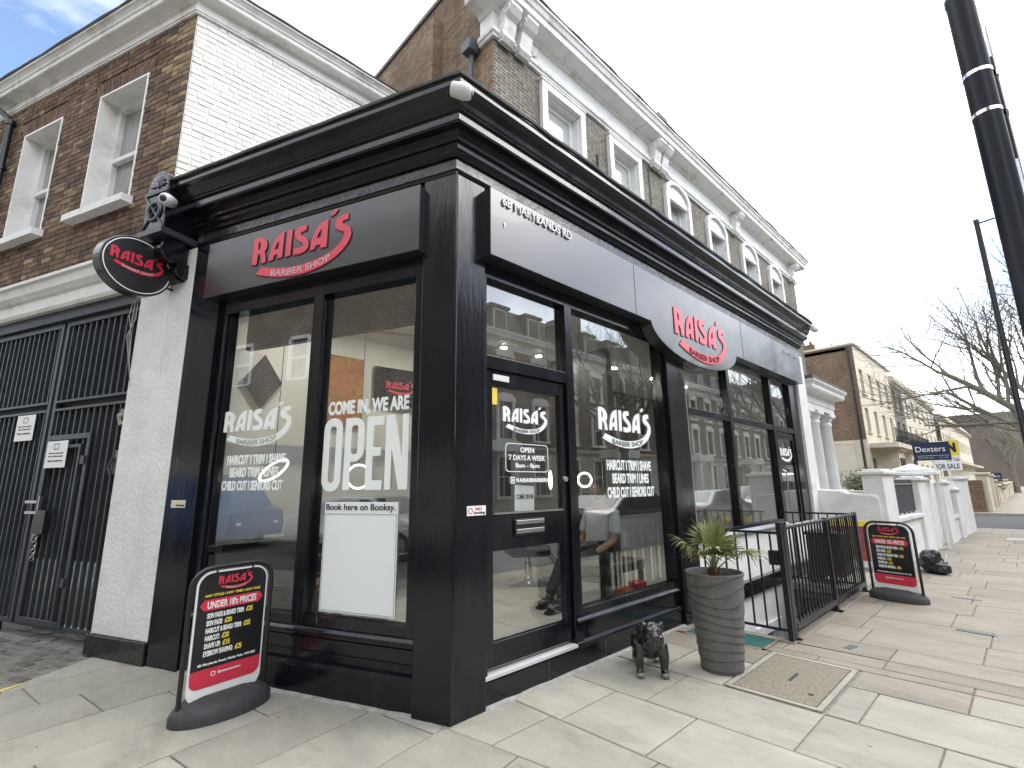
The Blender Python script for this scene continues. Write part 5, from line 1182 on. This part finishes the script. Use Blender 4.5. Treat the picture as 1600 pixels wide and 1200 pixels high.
# ---------------------------------------------------------------- houses beyond the side road
ht = thing('cream_terrace', 'cream stucco terrace with brown brick gable beyond the side road', 'terrace')
HX, HY = 30.9, 3.0
MB().wall(-9.0,-HY,3.8,9.3,[],0,.1).build('gable_wall', FLANKB, ht, rz=-PI/2, loc=(HX,0,0))
MB().wall(-9.0,-HY,0,3.8,[],-.03,.1).build('gable_base', CREAM, ht, rz=-PI/2, loc=(HX,0,0))
mb = MB().box(-6.6,-3.6,-.05,-.03,3.6,3.66).box(-6.6,-6.55,-.05,-.03,.5,3.6).box(-3.65,-3.6,-.05,-.03,.5,3.6).build('gable_panel', CREAM, ht, rz=-PI/2, loc=(HX,0,0))
MB().box(HX-.02,HX+.4,HY+1.9,HY+3.6,9.3,9.75).build('chimney_stack', FLANKB, ht)
for k in range(4): MB().lathe([(.1,9.75),(.08,10.0)], 10, (HX+.2,HY+2.1+k*.4,0)).build('chimney_pot', mat('terracotta_pot', (.3,.13,.08), .8), ht)
MB().box(HX-.05,HX+11,HY-.12,HY+6,9.3,9.42).build('coping', CREAM, ht); MB().box(HX,HX+32,HY+.2,HY+6,9.0,9.2).build('roof', LEAD, ht)
MB().tube([(HX-.08,HY+.25,9.2),(HX-.08,HY+.25,.2)], .06, 8).build('drainpipe', IRON, ht)
sat = MB().lathe([(.3,0),(.2,.08),(.02,.1)], 16, (HX+1.0,HY+1.2,9.75)).tube([(HX+1,HY+1.2,9.3),(HX+1,HY+1.2,9.8)], .03, 6).build('satellite_dish', PLASTW, ht)
def aerial(x, y, z, h):
    mb = MB().tube([(x,y,z),(x,y,z+h)], .02, 5).tube([(x-.5,y,z+h),(x+.9,y,z+h)], .012, 4)
    for k in range(6): mb.tube([(x-.4+k*.22,y-.25,z+h),(x-.4+k*.22,y+.25,z+h)], .008, 4)
    mb.build('aerial', STEEL, ht)
aerial(HX+.6,HY+2.6,9.4,1.8); aerial(HX+4.5,HY+2,9.4,2.0); aerial(HX+11,HY+1,9.2,1.6)
blocks = ((HX,HX+10.2,9.3,CREAM,[1.2,3.6,6.1,8.6],'cream_front'), (HX+10.2,HX+15,8.9,TERRB,[1.2,3.4],'brick_front'), (HX+15,HX+33,8.9,CREAM,[1.5,4.5,7.5,10.5,13.5,16.3],'cream_front'))
for (a, b, top, m_, ws, nm) in blocks:
    holes = []
    for w in ws: holes += [(a+w-.45,a+w+.45,6.55,8.0),(a+w-.45,a+w+.45,4.3,5.7),(a+w-.5,a+w+.5,1.0,2.8)]
    MB().wall(a,b,0,top,holes,HY,.25).build(nm, m_, ht)
    for h in holes:
        f_ = MB().box(h[0],h[1],HY+.18,HY+.22,h[2],h[3]).build('window', GLASSD, ht)
        MB().box(h[0],h[0]+.07,HY+.14,HY+.18,h[2],h[3]).box(h[1]-.07,h[1],HY+.14,HY+.18,h[2],h[3]).box(h[0],h[1],HY+.14,HY+.18,(h[2]+h[3])/2-.03,(h[2]+h[3])/2+.03).box(h[0],h[1],HY+.14,HY+.18,h[3]-.08,h[3]).build('sash_frame', WHITE_P, f_)
        MB().box(h[0]-.1,h[1]+.1,HY-.12,HY+.1,h[2]-.1,h[2]).build('sill', CREAM, f_)
    if a > HX: MB().sweep([(-.05,top-.5),(.05,top-.5),(.1,top-.4),(.25,top-.35),(.3,top-.2),(.3,top),(-.05,top+.05)], [(a,HY),(b,HY)]).build('cornice', CREAM, ht)
for k in range(2):
    c = HX+3.0+k*4.6
    mb = MB().prism([(c-1.5,HY),(c-.95,HY-1.0),(c+.95,HY-1.0),(c+1.5,HY)], 0, 3.2).prism([(c-1.65,HY),(c-1.05,HY-1.15),(c+1.05,HY-1.15),(c+1.65,HY)], 3.2, 3.45)
    bw = mb.build('bay_window', CREAM, ht)
    MB().box(c-.7,c+.7,HY-1.04,HY-1.0,1.0,2.8).box(c-.03,c+.03,HY-1.06,HY-1.0,1.0,2.8).build('bay_pane', GLASSD, bw)
MB().box(HX+.4,HX+14,HY-1.3,HY,3.35,3.6).build('balcony', CREAM, ht)
mb = MB()
for k in range(80): mb.box(HX+.45+k*.17,HX+.465+k*.17,HY-1.25,HY-1.235,3.6,4.4)
mb.box(HX+.4,HX+14,HY-1.26,HY-1.22,4.38,4.42); mb.build('balcony_railing', IRON, ht)
for k in range(9):
    o = MB().ball((0,0,.25),(.3,.25,.3),8,6).box(-.15,.15,-.15,.15,-.1,.15).build('balcony_plant', mat('balcony_green', (.03,.05,.02), .8, bump=.9, bscale=20), loc=(HX+4.5+k*.95,HY-.9,3.7)); tag(o, 'potted shrub on the long balcony of the cream terrace', 'plant', 'potted shrubs on the balcony')
fh = thing('distant_terrace', 'pale distant terrace past the cream houses', 'terrace')
MB().box(68,69,HY+.3,12,3.5,8.4).build('gable_wall', FLANKB, fh)
holes = [(70+k*2.4,71+k*2.4,z_,z_+1.5) for k in range(16) for z_ in (5.2,2.6)]
MB().wall(68.5,108,0,8.6,holes,HY,.25).build('front_wall', CREAM, fh)
for h in holes: MB().box(h[0],h[1],HY+.2,HY+.22,h[2],h[3]).build('window', GLASSD, fh)
MB().box(68.5,108,HY-.4,HY+.2,8.3,8.7).build('cornice', CREAM, fh); MB().box(68.5,108,HY-1.1,HY,3.3,3.5).build('balcony', CREAM, fh); MB().box(70,108,HY+1,HY+5,8.6,9.6).build('roof', SLATE, fh)
cw = thing('cream_garden_wall', 'cream rendered garden walls and piers across the side road', 'wall')
for (a, b, h) in ((31.0,33.2,1.75),(36.0,36.8,1.7),(39.0,39.8,1.4),(42,46,1.1),(48,49,1.4),(50,60,1.1),(61,62,1.4),(63,80,1.1)): MB().box(a,b,-1.5,-1.1,-.05,h).box(a-.08,b+.08,-1.58,-1.02,h,h+.12).build('wall_section', CREAM, cw, bv=.03)
MB().box(33.25,34.4,-1.4,-1.3,0,1.5).build('brick_section', FLANKB, cw)
MB().box(30.9,31.1,-1.3,2.9,-.05,1.5).build('side_section', FLANKB, cw); MB().box(36.85,38.9,-1.35,-1.28,.05,1.35).build('black_gate', IRON, cw)
# far wall of trees and buildings at the street's end
fb = thing('far_street_buildings', 'dull brick buildings closing the far end of the street', 'building')
MB().box(150,152,-30,12,0,14).build('wall', mat('far_brick', (.12,.095,.08), .9, var=(.18,.15,.12), vscale=.2), fb); MB().box(149,153,-31,13,14,16).build('roof', SLATE, fb)

# ---------------------------------------------------------------- poles
lp_ = thing('steel_post', 'fat dark steel post with metal bands holding a sign edge on', 'post', (1.955,-3.105,0))
MB().lathe([(.11,-.12),(.11,.1),(.0725,.14),(.0725,4.75),(.077,4.76),(.077,4.81),(.01,4.825)], 28).build('post', mat('dark_blue_steel', (.018,.022,.034), .35, bump=.05, bscale=40), lp_, smooth=True)
for zz in (4.16, 3.86): MB().lathe([(.076,zz),(.076,zz+.025)], 28).box(.05,.1,-.1,-.06,zz-.004,zz+.03).build('band', CHROME, lp_)
MB().box(.06,.5,-.095,-.088,3.0,4.55).build('sign_plate', mat('sign_back_grey', (.42,.42,.43), .4, metal=.4), lp_); MB().box(.05,.09,-.088,-.06,3.55,4.3).build('sign_rail', IRON, lp_)
ll = thing('lamp_post', 'thin black lamp post with a short arm farther along the pavement', 'lamp post', (16.2,-3.02,0))
MB().lathe([(.11,-.1),(.11,1.2),(.075,1.3),(.06,8.7),(.065,8.72),(.065,8.8),(.01,8.82)], 16).build('pole', IRON, ll, smooth=True)
MB().tube([(0,0,8.68),(0,-.6,8.72)], .025, 6).build('arm', IRON, ll); MB().box(-.1,.1,-1.1,-.55,8.68,8.76).build('lantern', IRON, ll, bv=.02)

# ---------------------------------------------------------------- bare trees
BARK = mat('plane_bark', (.15,.135,.105), .9, var=(.26,.24,.19), vscale=5, bump=.6, bscale=25)
BARKD = mat('grey_twig', (.16,.14,.12), .9)
def grow(mb, tw, p, d, r, L, lev, maxlev, rng, bend, kids):
    n = 4 if lev < 3 else 3; pts = [p]; rs = [r]; q = p.copy(); dd = d.copy()
    for k in range(n):
        dd = (dd + Vector((rng.uniform(-1,1), rng.uniform(-1,1), rng.uniform(-.6,1)))*bend).normalized()
        q = q + dd*(L/n); pts.append(q.copy()); rs.append(r*(1-.55*(k+1)/n))
    (mb if lev < 3 else tw).tube(pts, rs, 8 if lev < 2 else (5 if lev < 4 else 3), cap=False)
    if lev >= maxlev: return
    for k in range(kids[lev]):
        t = .3 + .7*(k+rng.uniform(.2,1))/kids[lev]; t = min(t, 1); i = min(int(t*n), n-1); f = t*n-i
        b = pts[i].lerp(pts[i+1], f); tang = (pts[i+1]-pts[i]).normalized()
        ax = Vector((rng.uniform(-1,1), rng.uniform(-1,1), rng.uniform(-.3,.7))); ax = (ax - tang*ax.dot(tang)).normalized()
        an = rng.uniform(.45,.95); nd = (tang*math.cos(an)+ax*math.sin(an)).normalized()
        grow(mb, tw, b, nd, max(rs[i]*rng.uniform(.4,.58), .0045), L*rng.uniform(.5,.72), lev+1, maxlev, rng, bend*1.15, kids)
def bare_tree(loc, label, seed, limbs, r0, h0, kids=(4,5,6,6,5), maxlev=4, group=None, twig=BARKD):
    rng = random.Random(seed); t = thing('bare_tree', label, 'tree', loc, 0, group); mb, tw = MB(), MB()
    mb.tube([(0,0,-.15),(0,0,h0*.5),(.05,.03,h0)], [r0*1.25,r0,r0*.85], 12, cap=False)
    for (dx, dy, dz, L, rr_) in limbs: grow(mb, tw, Vector((.03,.02,h0*.93)), Vector((dx,dy,dz)).normalized(), r0*rr_, L, 1, maxlev, rng, .16, kids)
    mb.build('trunk', BARK, t, smooth=True, recalc=False); stuff(tw.build('crown', twig, t, recalc=False))
bare_tree((24.0,-4.5,0), 'large bare plane tree spreading over the pavement beyond the lamp post', 3, ((.0,.55,.8,5.0,.62),(-.1,.15,1,5.2,.55),(.2,-.5,.9,4.5,.5),(.0,.8,.62,4.4,.42),(.3,.35,1,5,.45)), .27, 2.3, kids=(0,8,8,8,0), maxlev=4)
bare_tree((62.0,-3.9,0), 'bare street tree standing far along the road before the distant terrace', 9, ((0,.5,.9,4.5,.7),(.2,-.4,1,4.5,.7),(-.3,.3,1,4,.6)), .22, 2.6, kids=(0,6,6,5), maxlev=3)
bare_tree((78.0,-1.8,0), 'dark bare tree at the far end of the street', 12, ((0,.5,.9,5,.7),(.2,-.4,1,5,.7),(-.3,.3,1,4.6,.6),(.1,.1,1,5,.6)), .25, 2.8, kids=(0,7,6,5), maxlev=3)
bare_tree((92.0,-4.6,0), 'tall bare tree by the brick buildings closing the street', 15, ((0,.5,.9,6,.7),(.2,-.4,1,6,.7),(-.3,.3,1,5.6,.6),(.1,.1,1,6,.6)), .28, 3.2, kids=(0,7,6,5), maxlev=3)
bare_tree((20.5,-11.9,0), 'bare street tree on the pavement across the road', 5, ((.2,.5,1,5,.7),(-.5,-.2,1,5,.7),(.5,-.3,1,4.8,.65),(0,.1,1,5.4,.6),(-.3,.5,.9,4.6,.5)), .24, 3.4, kids=(0,6,7,5), maxlev=3)
bare_tree((45.0,-11.9,0), 'second bare street tree farther along the opposite pavement', 6, ((.2,.5,1,5,.7),(-.5,-.2,1,5,.7),(.5,-.3,1,4.8,.65)), .24, 3.4, kids=(0,6,7,4), maxlev=3)
def bush(loc, label, R_, n, m_, seed):
    rng = random.Random(seed); t = thing('shrub', label, 'shrub', loc); st_, lf = MB(), MB()
    for k in range(n):
        a, e = rng.uniform(0,2*PI), rng.uniform(.3,1.4); d = Vector((math.cos(a)*math.cos(e), math.sin(a)*math.cos(e), math.sin(e))); L_ = R_*rng.uniform(.6,1.2)
        st_.tube([(0,0,0), tuple(d*L_*.6+Vector((0,0,.05))), tuple(d*L_)], [.01,.007,.003], 4)
        for j in range(10):
            c = d*L_*rng.uniform(.3,1)+Vector((rng.uniform(-.12,.12), rng.uniform(-.12,.12), rng.uniform(-.1,.12))); s_ = .035*R_
            u = Vector((rng.uniform(-1,1), rng.uniform(-1,1), rng.uniform(-1,1))).normalized()*s_*1.8; v = Vector((rng.uniform(-1,1), rng.uniform(-1,1), rng.uniform(-1,1))).normalized()*s_
            lf.add([tuple(c-u), tuple(c+v), tuple(c+u), tuple(c-v)], [(0,1,2,3)])
    st_.build('stems', BARKD, t); stuff(lf.build('foliage', m_, t, recalc=False))
bush((20.2,1.5,1.15), 'loose pale green shrub behind the white garden wall', .85, 130, mat('shrub_leaf', (.13,.15,.085), .7, rnd=.4), 4)
bush((44.0,-.9,.6), 'clipped yellow green hedge behind the far garden walls', 1.1, 160, mat('hedge_leaf', (.15,.14,.05), .7, rnd=.35), 8)
MB().box(18.4,22.5,.6,2.8,-.1,1.2).build('raised_bed', CREAM, cw)

# ---------------------------------------------------------------- the other side of the street, seen in the glass
op = thing('opposite_terrace', 'stucco and brick terrace with dormers across the road, seen reflected in the glass', 'terrace')
OY = -16.0; X0_, X1_ = -8, 92
DY = mat('dirty_cream_stucco', (.5,.46,.38), .8, var=(.42,.385,.32), vscale=1.1, bump=.2, bscale=10)
cols = [X0_+1.6+k*2.75 for k in range(36)]
holes = []
for c in cols: holes += [(c-.5,c+.5,6.9,8.5),(c-.5,c+.5,4.0,6.0),(c-.55,c+.55,1.0,3.0)]
# facade faces +y: local frame turned by 180 degrees
OR = PI
fl = lambda h: (-h[1],-h[0],h[2],h[3])
MB().wall(-X1_,-X0_,3.4,9.2,[fl(h) for h in holes if h[2] > 3.4],0,.25).build('upper_wall', OPPB, op, rz=OR, loc=(0,OY,0))
MB().wall(-X1_,-X0_,0,3.4,[fl(h) for h in holes if h[2] < 3.4],-.08,.25).build('ground_floor_wall', DY, op, rz=OR, loc=(0,OY,0))
for i, h in enumerate(holes):
    a, b, c, d = h; y0 = OY+.04
    arch = MB().box(a-.16,a,OY,OY+.1,c,d+.1).box(b,b+.16,OY,OY+.1,c,d+.1).box(a-.2,b+.2,OY,OY+.14,d,d+.2).box(a-.2,b+.2,OY,OY+.16,c-.14,c)
    if i % 3 < 2: arch.plate([(a-.2,d+.2)]+[((a+b)/2+.7*math.cos(PI*k/8), d+.2+.3*math.sin(PI*k/8)) for k in range(7,0,-1)]+[(b+.2,d+.2)], OY, OY+.1)
    w = arch.build('window', WHITE_C, op)
    MB().box(a,b,OY-.2,OY-.18,c,d).build('pane', GLASSC if i % 2 else GLASSD, w); MB().box(a,b,OY-.18,OY-.14,(c+d)/2-.03,(c+d)/2+.03).box((a+b)/2-.02,(a+b)/2+.02,OY-.18,OY-.14,c,d).build('sash_bar', WHITE_P, w)
MB().sweep([(-.1,8.95),(.05,8.95),(.08,9.1),(.1,9.35),(.2,9.45),(.45,9.5),(.48,9.62),(.55,9.75),(.55,9.85),(-.1,9.95)], [(X1_,OY),(X0_,OY)]).build('cornice', WHITE_C, op)
MB().sweep([(0,3.4),(.2,3.4),(.25,3.5),(.25,3.62),(0,3.65)], [(X1_,OY),(X0_,OY)]).build('string_course', DY, op)
MB().side([(OY-.2,9.9),(OY-1.3,11.9),(OY-8,12.2),(OY-8,9.9)], X0_, X1_).build('mansard_roof', SLATE, op)
for c in cols[1:20:1]:
    dm_ = MB().box(c-.65,c+.65,OY-1.6,OY-.35,10.0,11.5).box(c-.75,c+.75,OY-1.7,OY-.25,11.5,11.65).build('dormer', SLATE, op); MB().box(c-.5,c+.5,OY-.36,OY-.32,10.15,11.4).build('dormer_frame', WHITE_P, dm_); MB().box(c-.42,c+.42,OY-.33,OY-.3,10.22,11.32).build('pane', GLASSD, dm_)
for c in (4.5,13,24,35,47,60,74):
    s_ = MB().box(c-.4,c+.4,OY-4,OY-1.4,11.5,13.4).build('chimney_stack', OPPB, op)
    MB().lathe([(.13,13.4),(.1,13.8)], 10, (c,OY-2,0)).lathe([(.13,13.4),(.1,13.8)], 10, (c,OY-2.6,0)).lathe([(.13,13.4),(.1,13.8)], 10, (c,OY-3.2,0)).build('chimney_pots', mat('terracotta_pot', (.3,.13,.08), .8), s_)
for c in (3.0,14,25,36,47,58):
    MB().box(c-1.2,c+1.2,OY,OY+1.6,3.2,3.7).box(c-1.1,c-.8,OY+1.2,OY+1.5,0,3.2).box(c+.8,c+1.1,OY+1.2,OY+1.5,0,3.2).build('porch', WHITE_P, op)
struct(MB().box(-12,140,-15.9,-11.5,-.2,.0).build('opposite_pavement', SLAB))
# brick building across the left road
bo = thing('opposite_brick_building', 'brown brick building across the left road, seen reflected in the glass', 'building', lp(0,11,0), RL+PI)
# local x runs along +UL here, facade looks along local -y
BB = brickmat('reflected_brick', (.16,.105,.072), (.085,.054,.04), (.42,.36,.29), msize=.016)
hl = [(16.2,17.3,5.9,7.6),(13.0,14.0,5.9,7.6),(5.0,6.1,5.9,7.6)]
MB().wall(-6,30,2.9,11.2,hl,0,.2).build('wall', BB, bo); MB().wall(-6,30,0,2.9,[],-.05,.2).build('shopfront_base', CREAM, bo); MB().box(-6,30,-.25,8,11.2,11.6).build('parapet', DY, bo)
for h in hl:
    w = MB().box(h[0]-.08,h[0]+.06,-.04,.1,h[2],h[3]).box(h[1]-.06,h[1]+.08,-.04,.1,h[2],h[3]).box(h[0],h[1],-.04,.1,h[3]-.06,h[3]+.08).box(h[0],h[1],-.04,.1,(h[2]+h[3])/2-.04,(h[2]+h[3])/2+.04).box(h[0],h[1],-.06,.1,h[2]-.08,h[2]).build('window', WHITE_P, bo); MB().box(h[0],h[1],.15,.17,h[2],h[3]).build('pane', GLASSC, w)
MB().box(-5,3,-.2,-.05,2.5,3.3).box(7,15,-.2,-.05,2.5,3.3).build('shop_fascia', mat('fascia_grey', (.09,.09,.1), .5), bo)
pv = MB().prism([lp(-6,11),lp(30,11),lp(30,8.6),lp(-6,8.6)], -.2, 0); struct(pv.build('far_left_pavement', SLAB))

# ---------------------------------------------------------------- parked vehicles seen in the glass
def car(loc, rz, col, label, van=False, nm='parked_car'):
    t = thing(nm, label, 'van' if van else 'car', loc, rz); P_ = mat('car_paint_%02d_%02d' % (int(col[0]*99), int(col[2]*99)), col, .25, coat=.8, metal=.2)
    if van: pr = [(-2.4,.35),(-2.45,1.0),(-2.4,1.95),(-2.2,2.1),(1.0,2.1),(1.35,1.95),(1.95,1.2),(2.4,1.05),(2.5,.7),(2.45,.35)]; gl_ = [(.55,1.15),(.55,1.85),(1.0,1.85),(1.65,1.15)]; W = .95
    else: pr = [(-2.1,.32),(-2.2,.6),(-2.1,.95),(-1.75,1.02),(-1.1,1.38),(-.3,1.46),(.45,1.42),(1.15,1.0),(1.9,.88),(2.15,.65),(2.12,.32)]; gl_ = [(-1.45,1.02),(-.95,1.33),(-.3,1.4),(.4,1.36),(.98,1.0)]; W = .88
    n = len(pr); mb = MB(); v = []
    for (yy, k, top) in ((-W,.97,.0),(-W*.97,1,0),(W*.97,1,0),(W,.97,0)):
        for x, z in pr:
            tuck = 1 - (.16 if z > 1.05 and not van else (.06 if z > 1.2 else 0))*(z-1.0)/.45
            v.append((x*k, yy*max(tuck,.8), z))
    f = [(r*n+i, r*n+(i+1)%n, (r+1)*n+(i+1)%n, (r+1)*n+i) for r in range(3) for i in range(n)]+[tuple(range(n))[::-1], tuple(range(3*n,4*n))]
    mb.add(v, f).build('body', P_, t, bv=.04, smooth=True)
    for s_ in (-1,1):
        lo = W*(1.0 if not van else .99)+.004; vv = []
        for x, z in gl_:
            tuck = 1 - (.16 if z > 1.05 and not van else (.06 if z > 1.2 else 0))*(z-1.0)/.45; vv.append((x, s_*(W*max(tuck,.8)+.006), z))
        m2 = MB(); k_ = len(vv); m2.add(vv+[(x, y-s_*.02, z) for x, y, z in vv], [tuple(range(k_)), tuple(range(k_,2*k_))[::-1]]+[(i,(i+1)%k_,(i+1)%k_+k_,i+k_) for i in range(k_)]); m2.build('side_window', GLASSD, t)
        for x in (-1.35,1.38):
            w = MB().lathe([(.2,-.1),(.31,-.11),(.33,-.06),(.33,.06),(.31,.11),(.2,.1)], 20, (x,s_*(W-.1),.33), 'y').build('wheel', RUBBER, t, smooth=True); MB().lathe([(.2,-.115),(.2,.115),(.05,.12)], 14, (x,s_*(W-.1),.33), 'y').build('rim', STEEL, w)
        MB().ball((2.08 if not van else 2.4,s_*.62,.7),(.12,.18,.08),10,6).build('headlight', PLASTW, t); MB().ball((-2.12 if not van else -2.4,s_*.66,.8),(.07,.14,.09),10,6).build('tail_light', mat('tail_red', (.4,.01,.01), .3), t)
    if not van:
        for (xa, za, xb, zb) in ((1.12,1.02,.5,1.4),(-1.7,1.04,-1.14,1.36)):
            m3 = MB().add([(xa,-.72,za+.012),(xa,.72,za+.012),(xb,.64,zb+.02),(xb,-.64,zb+.02)],[(0,1,2,3)]); m3.build('windscreen', GLASSD, t)
    return t
ZR = -.12
car((9.9,-5.0,ZR), 0, (.012,.012,.014), 'black car parked at the near kerb, seen reflected in the window beside the door')
car((15.2,-5.0,ZR), 0, (.45,.46,.47), 'silver car parked at the near kerb behind the black car')
car((20.6,-5.0,ZR), PI, (.16,.17,.18), 'dark grey car parked at the near kerb past the silver car')
car((26.5,-5.1,ZR), 0, (.7,.7,.7), 'white van parked far along the near kerb', True, 'parked_van')
car((33.0,-10.4,ZR), PI, (.25,.02,.02), 'red car parked at the far kerb')
o = car((*lp(13.0,7.2),ZR), RL, (.03,.1,.3), 'blue van parked across the left road', True, 'parked_van')
car((*lp(6.5,7.3),ZR), RL, (.5,.51,.52), 'silver car parked across the left road')
